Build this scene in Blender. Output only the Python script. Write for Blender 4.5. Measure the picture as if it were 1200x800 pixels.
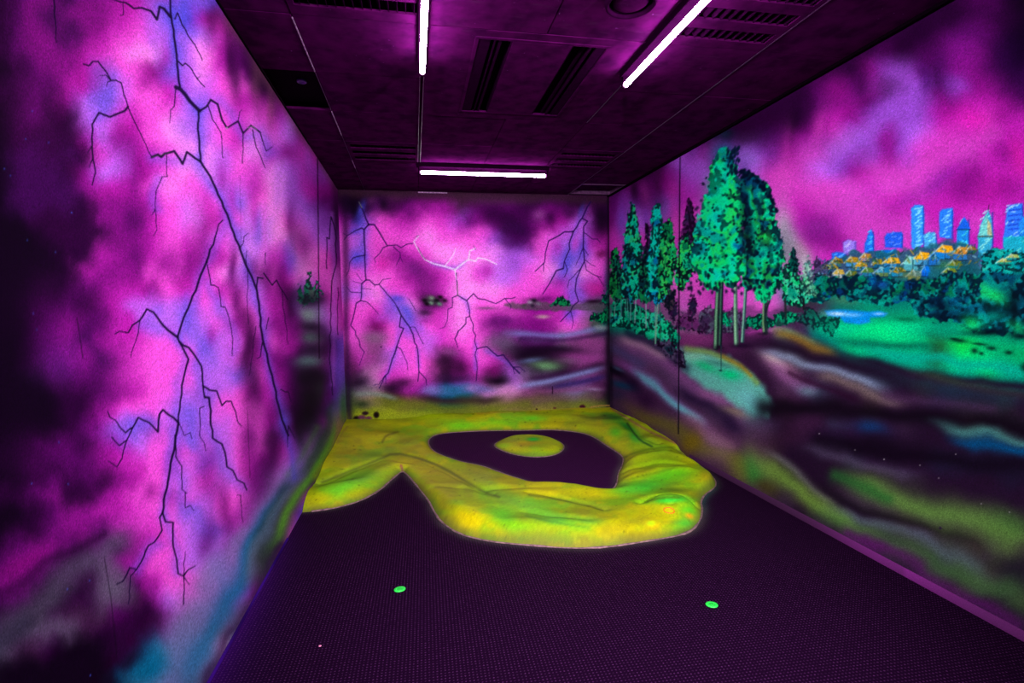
import bpy, bmesh, math
import numpy as np

# ================================================================= camera, world, exposure
SC = bpy.context.scene
for ob in list(bpy.data.objects): bpy.data.objects.remove(ob, do_unlink=True)
FPX = 610.67; YAW, PITCH, ROLL = .18413, .066794, -.017353
EYE = 1.5                                    # lens height; every z below is from the floor
XL, XR, YB, YN, ZC = -.8654, 2.5868, 6.6679, -1.3, 2.9459   # left wall, right wall, end wall, near wall, ceiling
def cam_axes():
    cy, sy, cp, sp = math.cos(YAW), math.sin(YAW), math.cos(PITCH), math.sin(PITCH)
    f = np.array([sy * cp, cy * cp, -sp]); r = np.array([cy, -sy, 0.0]); u = np.cross(r, f)
    cr, sr = math.cos(ROLL), math.sin(ROLL)
    return cr * r + sr * u, -sr * r + cr * u, f
RI, UP, FW = cam_axes()
from mathutils import Matrix, Vector
cd = bpy.data.cameras.new('camera'); cam = bpy.data.objects.new('camera', cd); SC.collection.objects.link(cam)
cd.sensor_width = 36.0; cd.lens = 36.0 * FPX / 1200.0; cd.clip_start = .05
cam.matrix_world = Matrix(((RI[0], UP[0], -FW[0], 0), (RI[1], UP[1], -FW[1], 0), (RI[2], UP[2], -FW[2], EYE), (0, 0, 0, 1)))
SC.camera = cam
wd = bpy.data.worlds.new('world'); SC.world = wd; wd.use_nodes = True
wd.node_tree.nodes['Background'].inputs[0].default_value = (.012, .004, .016, 1); wd.node_tree.nodes['Background'].inputs[1].default_value = .15
TUBE_POWER = 60.0; TUBE_TINT = (1.0, .80, 1.0); FILL_POWER = 1450.0; FILL_ANGLE = 76
E_WALL = np.array([1.04, .75, 1.04])          # how bright a white wall reads under the tubes
E_FLOOR = np.array([1.38, .98, 1.38])
SC.view_settings.view_transform = 'Standard'; SC.view_settings.look = 'None'
SC.view_settings.exposure = 0.0; SC.view_settings.gamma = 1.0; SC.view_settings.use_curve_mapping = False
SC.cycles.use_denoising = True; SC.cycles.max_bounces = 6; SC.cycles.diffuse_bounces = 3

def project(P):
    """site survey: where points of the room stood in the reference sketch used for the murals"""
    Q = P - np.array([0, 0, EYE]); d = np.maximum(Q @ FW, .05)
    return 600 + FPX * (Q @ RI) / d, 400 - FPX * (Q @ UP) / d
def ray(px, py): return FW + RI * (px - 600) / FPX - UP * (py - 400) / FPX
def on_level(px, py, z):
    d = ray(px, py); t = (z - EYE) / d[2]; return d[0] * t, d[1] * t
def lin(c): c = np.asarray(c, float); return np.where(c <= .04045, c / 12.92, ((c + .055) / 1.055) ** 2.4)

# ================================================================= helpers
COL = SC.collection
def tag(o, label=None, cat=None, group=None, kind=None):
    if label: o['label'] = label
    if cat: o['category'] = cat
    if group: o['group'] = group
    if kind: o['kind'] = kind
    return o
def thing(name, loc, label, cat, group=None, rz=0):
    o = bpy.data.objects.new(name, None); COL.objects.link(o); o.location = loc; o.rotation_euler = (0, 0, rz); o.empty_display_size = .1
    return tag(o, label, cat, group)
def obj(name, bm, mat, parent=None, smooth=False, bevel=0):
    me = bpy.data.meshes.new(name); bm.normal_update(); bm.to_mesh(me); bm.free()
    if smooth: me.polygons.foreach_set('use_smooth', [True] * len(me.polygons))
    me.materials.append(mat); o = bpy.data.objects.new(name, me); COL.objects.link(o)
    if parent: o.parent = parent
    if bevel:
        b = o.modifiers.new('bevel', 'BEVEL'); b.width = bevel; b.segments = 2; b.limit_method = 'ANGLE'
    return o
def box(bm, x0, x1, y0, y1, z0, z1):
    v = [bm.verts.new((x, y, z)) for x in (x0, x1) for y in (y0, y1) for z in (z0, z1)]
    for f in ((0,1,3,2), (4,6,7,5), (0,4,5,1), (2,3,7,6), (0,2,6,4), (1,5,7,3)): bm.faces.new([v[i] for i in f])
def tube(bm, pts, r, n=12, cap=True):
    pts = [Vector(p) for p in pts]; rings = []
    for i, p in enumerate(pts):
        t = (pts[min(i + 1, len(pts) - 1)] - pts[max(i - 1, 0)]).normalized()
        a = t.cross(Vector((0, 0, 1)));  a = a.normalized() if a.length > 1e-4 else Vector((1, 0, 0)); b = t.cross(a)
        rr = r[i] if isinstance(r, (list, tuple)) else r
        rings.append([bm.verts.new(p + (a * math.cos(q) + b * math.sin(q)) * rr) for q in [2 * math.pi * k / n for k in range(n)]])
    for A, B in zip(rings, rings[1:]):
        for k in range(n): bm.faces.new((A[k], A[(k + 1) % n], B[(k + 1) % n], B[k]))
    if cap: bm.faces.new(rings[0][::-1]); bm.faces.new(rings[-1])
def lathe(bm, prof, n=40, c=(0, 0, 0)):
    R = [[bm.verts.new((c[0] + r * math.cos(2 * math.pi * k / n), c[1] + r * math.sin(2 * math.pi * k / n), c[2] + z)) for k in range(n)] for r, z in prof]
    for A, B in zip(R, R[1:]):
        for k in range(n): bm.faces.new((A[k], B[k], B[(k + 1) % n], A[(k + 1) % n]))
    bm.faces.new(R[0]); bm.faces.new(R[-1][::-1])
def mat(name, col, rough=.6, spec=.3, noise=0, nscale=20, bump=0, col2=None, metallic=0):
    m = bpy.data.materials.new(name); m.use_nodes = True; nt = m.node_tree; b = nt.nodes['Principled BSDF']
    b.inputs['Roughness'].default_value = rough; b.inputs['Specular IOR Level'].default_value = spec; b.inputs['Metallic'].default_value = metallic; b.inputs['Specular Tint'].default_value = (1, .12, .95, 1)
    b.inputs['Base Color'].default_value = (*col, 1)
    tc = nt.nodes.new('ShaderNodeTexCoord'); n = nt.nodes.new('ShaderNodeTexNoise'); n.inputs['Scale'].default_value = nscale; n.inputs['Detail'].default_value = 5
    nt.links.new(tc.outputs['Object'], n.inputs['Vector'])
    r = nt.nodes.new('ShaderNodeMapRange'); r.inputs['From Min'].default_value = .35; r.inputs['From Max'].default_value = .65
    nt.links.new(n.outputs['Fac'], r.inputs['Value'])
    mx = nt.nodes.new('ShaderNodeMix'); mx.data_type = 'RGBA'
    c2 = col2 if col2 is not None else tuple(c * (1 - noise) for c in col)
    mx.inputs['A'].default_value = (*col, 1); mx.inputs['B'].default_value = (*c2, 1)
    nt.links.new(r.outputs['Result'], mx.inputs['Factor']); nt.links.new(mx.outputs['Result'], b.inputs['Base Color'])
    if bump:
        bp = nt.nodes.new('ShaderNodeBump'); bp.inputs['Strength'].default_value = bump; bp.inputs['Distance'].default_value = .01
        nt.links.new(n.outputs['Fac'], bp.inputs['Height']); nt.links.new(bp.outputs['Normal'], b.inputs['Normal'])
    return m
def paint_mat(name, rough=.8, spec=.02, bump=.1, bscale=60):
    """matt spray paint; its colours lie on the surface as a colour layer"""
    m = bpy.data.materials.new(name); m.use_nodes = True; nt = m.node_tree; b = nt.nodes['Principled BSDF']
    b.inputs['Roughness'].default_value = rough; b.inputs['Specular IOR Level'].default_value = spec
    a = nt.nodes.new('ShaderNodeVertexColor'); a.layer_name = 'paint'
    tc = nt.nodes.new('ShaderNodeTexCoord'); n = nt.nodes.new('ShaderNodeTexNoise'); n.inputs['Scale'].default_value = 260; n.inputs['Detail'].default_value = 2
    nt.links.new(tc.outputs['Object'], n.inputs['Vector'])
    r = nt.nodes.new('ShaderNodeMapRange'); r.inputs['From Min'].default_value = .3; r.inputs['From Max'].default_value = .7; r.inputs['To Min'].default_value = .82; r.inputs['To Max'].default_value = 1.15
    nt.links.new(n.outputs['Fac'], r.inputs['Value'])
    vm = nt.nodes.new('ShaderNodeVectorMath'); vm.operation = 'SCALE'; nt.links.new(a.outputs['Color'], vm.inputs[0]); nt.links.new(r.outputs['Result'], vm.inputs['Scale'])
    nt.links.new(vm.outputs['Vector'], b.inputs['Base Color'])
    n2 = nt.nodes.new('ShaderNodeTexNoise'); n2.inputs['Scale'].default_value = bscale; n2.inputs['Detail'].default_value = 6; nt.links.new(tc.outputs['Object'], n2.inputs['Vector'])
    bp = nt.nodes.new('ShaderNodeBump'); bp.inputs['Strength'].default_value = bump; bp.inputs['Distance'].default_value = .01
    nt.links.new(n2.outputs['Fac'], bp.inputs['Height']); nt.links.new(bp.outputs['Normal'], b.inputs['Normal'])
    return m
def grid_mesh(name, P, nu, nv, colors, mat_, extra=None, flip=False, smooth=False, parent=None, keep=None):
    """P: (nu*nv,3) points, v fastest; colours linear; extra: list of plain boxes joined on"""
    i = np.arange(nu - 1)[:, None] * nv + np.arange(nv - 1)[None, :]; i = i.ravel()
    Q = np.stack([i, i + nv, i + nv + 1, i + 1], 1)
    if flip: Q = Q[:, ::-1]
    if keep is not None: Q = Q[keep.reshape(-1)]
    V = P.astype(np.float64); Cc = colors
    for bx in (extra or []):
        x0, x1, y0, y1, z0, z1 = bx; k = len(V)
        V = np.vstack([V, [(x, y, z) for x in (x0, x1) for y in (y0, y1) for z in (z0, z1)]])
        Q = np.vstack([Q, k + np.array([(0,1,3,2), (4,6,7,5), (0,4,5,1), (2,3,7,6), (0,2,6,4), (1,5,7,3)])]); Cc = np.vstack([Cc, np.full((8, 3), .004)])
    used = np.zeros(len(V), bool); used[Q.ravel()] = True; m_ = np.cumsum(used) - 1; V = V[used]; Cc = Cc[used]; Q = m_[Q]
    me = bpy.data.meshes.new(name); me.vertices.add(len(V)); me.vertices.foreach_set('co', V.astype(np.float32).ravel())
    me.loops.add(Q.size); me.loops.foreach_set('vertex_index', Q.astype(np.int32).ravel())
    me.polygons.add(len(Q)); me.polygons.foreach_set('loop_start', (np.arange(len(Q)) * 4).astype(np.int32))
    if smooth: me.polygons.foreach_set('use_smooth', np.ones(len(Q), bool))
    me.update(calc_edges=True)
    at = me.color_attributes.new('paint', 'FLOAT_COLOR', 'POINT')
    at.data.foreach_set('color', np.c_[Cc, np.ones(len(Cc))].astype(np.float32).ravel())
    me.materials.append(mat_); o = bpy.data.objects.new(name, me); COL.objects.link(o)
    if parent: o.parent = parent
    return o

# ---------------------------------------------------------------- spray-paint toolkit
PAL = dict(k=(17,2,24), d=(42,2,50), e=(82,5,90), m=(126,12,124), n=(172,24,160), p=(206,46,188),
           P=(236,72,210), L=(246,124,232), v=(140,62,190), V=(184,88,228), u=(112,74,214), b=(66,62,205),
           i=(56,5,72), t=(0,85,135), c=(72,125,165), l=(122,108,172), s=(92,66,104), g=(88,132,50),
           G=(28,60,32), y=(146,146,26), r=(112,60,84), x=(20,5,26), z=(62,24,66), q=(128,52,122),
           T=(0,138,112), A=(0,196,116), B=(0,84,94), W=(104,182,176), Q=(198,122,186), o=(122,92,24),
           J=(98,98,34), R=(54,18,48), h=(10,28,52), f=(16,52,92), w=(225,215,245), F=(0,35,45), a=(204,58,186), j=(184,50,172), u2=(0,0,0))
def rgb(c):
    if isinstance(c, str): c = PAL[c]
    return np.array(c, np.float32) / 255.0

def vnoise(X, Y, sc, seed, ay=1.0):
    """smooth value noise on arrays of coordinates, 0..1"""
    r = np.random.RandomState(seed); N = 256
    T = r.rand(N, N).astype(np.float32)
    a = X / sc + 1000.0; b = Y / (sc * ay) + 1000.0
    ia = np.floor(a).astype(int); ib = np.floor(b).astype(int)
    fa = a - ia; fb = b - ib
    fa = fa * fa * (3 - 2 * fa); fb = fb * fb * (3 - 2 * fb)
    ia %= N; ib %= N; ja = (ia + 1) % N; jb = (ib + 1) % N
    return (T[ib, ia] * (1 - fa) + T[ib, ja] * fa) * (1 - fb) + (T[jb, ia] * (1 - fa) + T[jb, ja] * fa) * fb

def vmix(X, Y, sc, seed, ay=1.0):
    """two turned lattices laid over each other: no visible grid"""
    Yk = Y / ay
    a = vnoise(X * .81 + Yk * .59, -X * .59 + Yk * .81, sc * 1.15, seed); b = vnoise(X * .94 - Yk * .34, X * .34 + Yk * .94, sc * .9, seed + 50)
    return np.clip(.5 + (a + b - 1.0) * .78, 0, 1)

def sstep(a, b, x):
    t = np.clip((x - a) / (b - a), 0, 1)
    return t * t * (3 - 2 * t)

class Mural:
    """one wall's painting, laid down on a fine board and then carried onto the wall"""
    def __init__(s, x0, y0, x1, y1, S=1.6, wob=1.0):
        s.x0, s.y0, s.S = x0, y0, S
        s.w = int((x1 - x0) * S); s.h = int((y1 - y0) * S)
        s.X, s.Y = np.meshgrid(x0 + np.arange(s.w) / S, y0 + np.arange(s.h) / S)
        s.X = s.X.astype(np.float32); s.Y = s.Y.astype(np.float32)
        s.C = np.zeros((s.h, s.w, 3), np.float32)
        s.WX = ((vmix(s.X, s.Y, 34, 201) - .5) * 12 + (vmix(s.X, s.Y, 14, 202) - .5) * 3).astype(np.float32) * wob   # unsteady hand and drifting spray
        s.WY = ((vmix(s.X, s.Y, 34, 203) - .5) * 12 + (vmix(s.X, s.Y, 14, 204) - .5) * 3).astype(np.float32) * wob
    def box(s, xa, ya, xb, yb):
        i0 = max(0, int((xa - s.x0) * s.S)); i1 = min(s.w, int((xb - s.x0) * s.S) + 2)
        j0 = max(0, int((ya - s.y0) * s.S)); j1 = min(s.h, int((yb - s.y0) * s.S) + 2)
        if i1 <= i0 or j1 <= j0: return None
        return slice(j0, j1), slice(i0, i1)
    def mix(s, sl, a, col):
        C = s.C[sl]; C += a[..., None] * (col - C)
    def wash(s, rows, gx, gy, pitch, warp=5.0, seed=1, ax=1.0, ay=1.0, sky_rows=0):
        rows = [list(r) for r in rows]
        for r in rows[:sky_rows]:                # the calmer pinks of the park's sky
            for k, ch in enumerate(r): r[k] = 'a' if ch == 'P' else 'j' if ch == 'p' else ch
        W = max(len(r) for r in rows)
        G = np.array([[rgb(ch) for ch in (r + [r[-1]] * (W - len(r)))] for r in rows])
        wx = (vmix(s.X, s.Y, 16 * ax, seed, ay) - .5) * 2 * warp + (vmix(s.X, s.Y, 6 * ax, seed + 1, ay) - .5) * warp
        wy = (vmix(s.X, s.Y, 16 * ax, seed + 2, ay) - .5) * 2 * warp * ay + (vmix(s.X, s.Y, 6 * ax, seed + 3, ay) - .5) * warp
        a = np.clip((s.X + wx - gx) / pitch, 0, W - 1.001); b = np.clip((s.Y + wy - gy) / pitch, 0, len(rows) - 1.001)
        ia = a.astype(int); ib = b.astype(int); fa = a - ia; fb = b - ib
        def cw(f):   # cubic b-spline / catmull blend
            B = [(1 - f) ** 3 / 6, (3 * f ** 3 - 6 * f ** 2 + 4) / 6, (-3 * f ** 3 + 3 * f ** 2 + 3 * f + 1) / 6, f ** 3 / 6]
            K = [-.5 * f + f * f - .5 * f ** 3, 1 - 2.5 * f * f + 1.5 * f ** 3, .5 * f + 2 * f * f - 1.5 * f ** 3, -.5 * f * f + .5 * f ** 3]
            return [.45 * p_ + .55 * q_ for p_, q_ in zip(B, K)]
        wa = cw(fa); wb = cw(fb); out = np.zeros_like(s.C)
        for j in range(4):
            jj = np.clip(ib + j - 1, 0, len(rows) - 1)
            for i in range(4):
                ii = np.clip(ia + i - 1, 0, W - 1)
                out += (wa[i] * wb[j])[..., None] * G[jj, ii]
        s.C = np.clip(out, 0, 1).astype(np.float32)
    def blob(s, x, y, rx, ry, col, a=.8, ang=0, hard=1.0):
        R = 2.6 * max(rx, ry); sl = s.box(x - R, y - R, x + R, y + R)
        if sl is None: return
        c, n_ = math.cos(math.radians(ang)), math.sin(math.radians(ang))
        wb = min(1.0, max(0.0, (min(rx, ry) - 3) / 8)) * (1 if hard == 1 else 0)
        dx = s.X[sl] + s.WX[sl] * wb - x; dy = s.Y[sl] + s.WY[sl] * wb - y
        q = ((dx * c + dy * n_) / rx) ** 2 + ((-dx * n_ + dy * c) / ry) ** 2
        s.mix(sl, a * np.exp(-q ** hard), rgb(col))
    def line(s, pts, wd, col, a=.9, soft=1.0, w2=None, sm=0):
        """soft edged stroke; wd..w2 half widths from start to end"""
        pts = np.array(pts, float)
        if sm:
            for _ in range(sm):
                q = [pts[0]]
                for k in range(len(pts) - 1): q += [pts[k] * .75 + pts[k + 1] * .25, pts[k] * .25 + pts[k + 1] * .75]
                pts = np.array(q + [pts[-1]])
        if w2 is None: w2 = wd
        L = np.r_[0, np.cumsum(np.hypot(*np.diff(pts, axis=0).T))]; tot = max(L[-1], 1e-6)
        R = max(wd, w2) * (1 + soft) + 1.5
        sl = s.box(pts[:, 0].min() - R, pts[:, 1].min() - R, pts[:, 0].max() + R, pts[:, 1].max() + R)
        if sl is None: return
        wb = min(1.0, max(0.0, (max(wd, w2) - 2.5) / 6)) if soft >= .95 else 0
        X, Y = s.X[sl] + s.WX[sl] * wb, s.Y[sl] + s.WY[sl] * wb; best = np.full(X.shape, 9.0, np.float32); par = np.zeros(X.shape, np.float32)
        for k in range(len(pts) - 1):
            p, q = pts[k], pts[k + 1]; d = q - p; LL = d @ d
            if LL < 1e-9: continue
            bx = s.box(min(p[0], q[0]) - R, min(p[1], q[1]) - R, max(p[0], q[0]) + R, max(p[1], q[1]) + R)
            if bx is None: continue
            by = (slice(bx[0].start - sl[0].start, bx[0].stop - sl[0].start), slice(bx[1].start - sl[1].start, bx[1].stop - sl[1].start))
            xx, yy = X[by], Y[by]
            t = np.clip(((xx - p[0]) * d[0] + (yy - p[1]) * d[1]) / LL, 0, 1)
            D = np.hypot(xx - p[0] - t * d[0], yy - p[1] - t * d[1])
            w = wd + (w2 - wd) * (L[k] + t * math.sqrt(LL)) / tot
            dn = D / np.maximum(w, .05); mk = dn < best[by]; best[by] = np.where(mk, dn, best[by])
            par[by] = np.where(mk, (L[k] + t * math.sqrt(LL)) / tot, par[by])
        fade = sstep(-.02, .22, par) * sstep(1.02, .78, par) if (sm and max(wd, w2) > 3) else 1.0
        if soft >= .95: s.mix(sl, a * fade * np.exp(-(best / 1.02) ** 2 * 1.15) * (1 - sstep(1.6, 2.0, best)), rgb(col))
        else: s.mix(sl, a * (1 - sstep(1 - soft, 1 + soft, best)), rgb(col))
    def poly(s, pts, col, a=1.0, soft=1.0, rag=0.0, rs=5, seed=3):
        P = np.array(pts, float); R = soft + rag + 2
        sl = s.box(P[:, 0].min() - R, P[:, 1].min() - R, P[:, 0].max() + R, P[:, 1].max() + R)
        if sl is None: return
        d = s.sdf(P, s.X[sl], s.Y[sl])
        if rag: d = d + (vnoise(s.X[sl], s.Y[sl], rs, seed) - .5) * 2 * rag
        s.mix(sl, a * (1 - sstep(-soft, soft, d)), rgb(col))
    @staticmethod
    def sdf(P, X, Y):
        D = np.full(X.shape, 1e9, np.float32); ins = np.zeros(X.shape, bool); n = len(P)
        for k in range(n):
            p, q = P[k], P[(k + 1) % n]; d = q - p; LL = d @ d + 1e-12
            t = np.clip(((X - p[0]) * d[0] + (Y - p[1]) * d[1]) / LL, 0, 1)
            D = np.minimum(D, np.hypot(X - p[0] - t * d[0], Y - p[1] - t * d[1]))
            if abs(d[1]) > 1e-9:
                c = ((p[1] > Y) != (q[1] > Y)) & (X < d[0] * (Y - p[1]) / d[1] + p[0]); ins ^= c
        return np.where(ins, -D, D)
    def crown(s, pts, cols, seed, leaf=4.0, rag=3.0, dark=.45, lf_=.72, ay=1.3, a=1.0, darkcol=(0, 14, 26), soft=1.4, thr=.55, topdark=0):
        """a foliage mass: patches of colour with small dark leaf marks"""
        leaf = leaf * lf_; rag = rag * .8
        P = np.array(pts, float); R = rag * 2 + 4
        sl = s.box(P[:, 0].min() - R, P[:, 1].min() - R, P[:, 0].max() + R, P[:, 1].max() + R)
        if sl is None: return
        X, Y = s.X[sl], s.Y[sl]
        d = s.sdf(P, X, Y) + (vmix(X, Y, leaf * .9, seed, ay) - .5) * 2.4 * rag + (vmix(X, Y, leaf * 2.5, seed + 9, ay) - .5) * 2 * rag
        A = 1 - sstep(-soft, soft, d)
        n1 = .65 * vmix(X, Y, leaf * 4.2, seed + 1, ay) + .35 * vmix(X, Y, leaf * 1.6, seed + 2, ay)
        n1 = np.clip((n1 - .22) / .56, 0, .999) * (len(cols) - 1)
        k = n1.astype(int); f = (n1 - k)[..., None]; CC = np.array([rgb(c) for c in cols])
        col = CC[k] * (1 - f) + CC[np.minimum(k + 1, len(cols) - 1)] * f
        lf = .6 * vmix(X, Y, leaf * .85, seed + 3, ay) + .4 * vmix(X, Y, leaf * 2.4, seed + 4, ay)
        edge = sstep(-leaf * 3.0, 0, d) * .10
        m = sstep(thr - .10, thr + .12, lf + edge)[..., None] * (dark + .45)
        m = np.clip(m, 0, 1)
        col = col * (1 - m) + rgb(darkcol) * m
        s.mix(sl, A * a, col)
    def sample(s, x, y):
        a = np.clip((x - s.x0) * s.S, 0, s.w - 1.001); b = np.clip((y - s.y0) * s.S, 0, s.h - 1.001)
        ia = a.astype(int); ib = b.astype(int); fa = (a - ia)[:, None]; fb = (b - ib)[:, None]
        C = s.C
        return (C[ib, ia] * (1 - fa) + C[ib, ia + 1] * fa) * (1 - fb) + (C[ib + 1, ia] * (1 - fa) + C[ib + 1, ia + 1] * fa) * fb

def bolts(M, lst, col, wmul=1.0, a=.88):
    """list of (half width at start, at end, [points])"""
    r = np.random.RandomState(5)
    for w1, w2, pts in lst:
        q = [pts[0]]
        for p0, p1 in zip(pts, pts[1:]):          # small hand tremor between the corners
            L = math.hypot(p1[0] - p0[0], p1[1] - p0[1]); n = int(L / 9)
            for k in range(1, n + 1):
                t = k / (n + 1.0); j = min(1.0, L * .03)
                q.append((p0[0] + (p1[0] - p0[0]) * t + r.uniform(-j, j), p0[1] + (p1[1] - p0[1]) * t + r.uniform(-j, j)))
            q.append(p1)
        M.line(q, w1 * wmul, col, a, .55, w2 * wmul)

# ---------------------------------------------------------------- left wall: storm sky with dark lightning
def paint_left():
    M = Mural(-140, -330, 412, 900, 1.6)
    M.wash("""
dddddimnpnvuppeeeeeee
dddddimnpnvvppeeeeeee
demmimmnnvvuubnneeeeee
demimmmnpVubnndeeeee
demmimnpPVVuVpeddddd
demmmnpPLLuVLneddrrr
kdemmnvPPmuVLnedrrrr
ddeennvVPPnVVPPddrrrr
kdedmVuVPPnVuPnnenrrr
kdeddVVpnPLVVPpPpVrrr
kddddmVmnPLLVPnLPVmrd
kiididpVmnPLLVPLnmpnrd
kiiidmVVmnPLLVPpLVnvnrd
kiiiimnnmPLPPVVnLVnmnPd
kiiiidmmmnPVnPuPLVvemPm
kkddddmmenPVmnPuLPVvemPn
kkkddddmmnPnmPVuLLPVvinP
kkkkddnmenPmmnLVnuLPmvuP
kkkkdnmmmPPmpLVeenLPLvcP
kkkkdemnnmPnPnPVmdVpPncPV
kkddedmnVVVuPVPPndVVPPdsPV
kkdemeennVVuVPmPmmeVPpmsPP
kkdemimnnPPVuVPmPnmduPPnedV
kkdemmimnPPPuVPnmedmuPpneP
kkkdeeemnPPPVVuPnekeupPsdP
kkkkddemnPPVvVPnnedeupPdGc
kkkkddmpPPVuVPPPmddduPPkxg
kkkkdemVuvPuVVPPmddmnPbPkGg
kkdeedmnVPPuVVPPdmmdnunVkGy
kkddeemnpPnPuVPnmpmddndskGy
kkdededmnPPVPVPmnVndddsskgy
ddemddmnPPmPVPPmmnpmddsggyy
kkdemmnnpPPuVPnmmnbbddsgy
kddemmenppPVuvnmePubtdsgy
demmededmnPVvVmdenVtsgyyy
emmeddsmnPPVVvpmeVutgggyyy
mmedddssenPPPunmsQctssyy
eedkddsszmVPPnvmslctsyyy
ddkdzzzeddmqnqsQcltdsyyy
dzssszddddeqzslQctscdyyy
szzdkkkddtcllQcssdyyyy
kkkkkkkdttcllsseyyyyy
kkkkkkktcclssdyyyyyyy
kkkkkkktclsseyyyyyyyy
kkkkkkktclsseyyyyyyyy
""".split(), 0, -40, 20, 4.0, 11, ay=1.8)
    # dark storm clouds drawn out downwards
    for x, y, rx, ry, c, a in [(270,70,7,36,'d',.7),(276,96,6,22,'d',.6),(252,22,10,26,'d',.55),(300,96,8,40,'r',.45),(318,122,6,30,'r',.5),
        (176,92,11,17,'m',.55),(196,62,10,16,'n',.5),(146,178,17,20,'m',.5),(152,262,9,18,'e',.7),(142,318,16,18,'m',.5),(193,312,17,20,'m',.75),
        (176,128,10,20,'P',.4),(200,240,18,28,'P',.5),(228,225,14,28,'P',.4),(273,316,6,26,'e',.75),(279,352,6,20,'e',.7),(249,392,6,12,'m',.5),
        (289,404,9,48,'d',.8),(296,452,12,38,'d',.65),(291,515,10,24,'e',.7),(318,548,10,30,'d',.7),(308,560,18,34,'e',.6),(246,552,14,40,'m',.6),(262,600,10,40,'e',.55),
        (243,632,9,30,'e',.5),(168,178,9,8,'n',.4),(165,430,28,28,'P',.55),(210,565,14,40,'V',.4),(173,574,9,12,'m',.6),(163,545,8,14,'n',.4),
        (20,486,42,22,'k',.5),(62,318,26,14,'k',.4),(60,350,36,30,'e',.35),(40,120,40,60,'m',.25),(70,425,26,24,(96,22,124),.5),(50,540,50,30,'e',.4),(84,690,16,8,'x',.4),
        (262,210,6,20,'m',.5),(272,230,5,20,'n',.5),(298,250,5,20,'n',.5),(343,262,7,40,'e',.55),(353,290,9,26,'i',.45),(345,215,8,30,'v',.5),(326,200,7,40,'V',.45),(360,190,6,24,'v',.5),
        (327,362,7,24,'n',.5),(328,396,6,30,'m',.4),(231,140,12,34,'V',.5),(215,152,14,20,'u',.35),(296,165,12,30,'V',.45),(312,176,6,26,'u',.4),(190,620,20,50,'P',.35),(240,700,14,16,'n',.4),
        (230,255,14,40,'L',.35),(291,265,8,36,'L',.4),(309,300,8,36,'L',.4),(310,250,5,50,'P',.4),(322,320,6,30,'P',.4),(200,130,12,18,'P',.4)]:
        M.blob(x, y, rx, ry, c, a, 0)
    # small pine and rocks low on the far end of the wall
    M.blob(366, 400, 13, 48, 's', .6); M.blob(366, 372, 11, 13, (120,150,140), .45); M.blob(372, 350, 11, 8, 'x', .6)
    M.blob(366, 395, 14, 5, 'x', .6); M.blob(362, 425, 13, 7, (100,120,130), .5); M.blob(364, 442, 14, 8, 'x', .6); M.blob(366, 480, 10, 36, 'x', .85)
    M.blob(352, 505, 7, 30, 'x', .6); M.blob(375, 455, 7, 18, 'G', .5)
    M.crown([(347,352),(351,332),(355,345),(359,330),(363,320),(366,334),(371,330),(377,350),(368,352),(358,358)], [(0,90,70),(10,150,110),(90,120,110)], 40, 2.6, 3.0, dark=.3)
    for x, y, rx, ry, c, a in [(364,350,15,9,(20,14,30),.75),(366,366,12,8,(132,160,150),.6),(366,384,15,7,(24,14,34),.75),(364,397,13,7,(104,134,130),.55),(366,412,15,8,(30,20,44),.75),(362,424,14,6,(96,130,134),.55),(366,440,14,9,(20,12,26),.85),(366,462,13,16,(22,14,26),.9),(362,488,11,20,(16,6,20),.9),(350,512,8,24,(20,6,26),.75)]: M.blob(x, y, rx, ry, c, a)
    # brown bare strip along the ceiling
    M.line([(258,0),(325,104),(394,218)], 4, (92,52,74), .5, 1.0, 7)
    M.line([(262,8),(330,115),(392,216)], 10, (88,40,72), .35, 1.0, 8)
    M.blob(393, 262, 5, 50, (35,5,40), .8); M.blob(399, 330, 5, 60, (120,20,120), .5)
    M.line([(389,250),(392,330),(390,450)], 3, 'V', .4, 1)
    # rolling ground: blue band, green band, grey haze
    M.line([(398,470),(368,520),(322,585),(288,640),(250,695),(205,760),(170,840)], 14, (132,112,176), .7, 1.0, 34, sm=2)
    M.line([(362,550),(328,590),(300,632),(280,676),(258,712),(225,775),(190,840)], 9, (16,92,146), .8, 1.0, 22, sm=2)
    M.line([(345,555),(318,606),(296,640)], 7, (20,40,60), .6, 1.0, sm=1)
    M.line([(405,505),(384,528),(352,580),(330,620),(312,655),(290,700)], 12, 'G', .7, 1.0, 14, sm=2)
    M.line([(398,470),(388,512),(370,545),(346,588),(329,622),(314,652)], 6, (88,140,45), .85, 1.0, 6, sm=2)
    M.line([(403,490),(384,535),(368,560)], 6, (140,140,30), .6, 1.0)
    M.line([(398,466),(378,508),(356,545),(335,575)], 5, 'G', .55, 1.0, 8, sm=1)
    M.line([(372,500),(352,535),(338,556)], 4, (60,100,50), .4, 1.0)
    M.line([(356,566),(330,590),(305,640),(280,690)], 6, (110,105,130), .45, 1.0, 9, sm=1)
    M.line([(328,640),(300,690),(262,760),(240,800)], 5, (45,18,60), .6, 1.0, 9)
    M.line([(232,720),(215,752),(196,800)], 18, (105,95,158), .6, 1, 22); M.line([(240,690),(262,650),(282,625)], 10, (120,100,170), .5, 1, 8)
    M.blob(172, 782, 26, 20, (0,92,140), .9, -38); M.blob(152, 770, 18, 10, 'k', .6, -40); M.blob(130, 800, 26, 16, 'k', .8)
    M.line([(-20,765),(40,715),(90,668),(140,630)], 22, (92,78,108), .6, 1, 20); M.line([(-60,790),(0,752),(30,735)], 16, (40,35,60), .6, 1)
    M.line([(0,700),(50,665),(90,640),(122,620)], 9, 'd', .55, 1, 6); M.blob(30, 660, 36, 10, (125,5,110), .5, -28)
    M.blob(404, 478, 6, 26, (60,110,50), .8)
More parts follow.
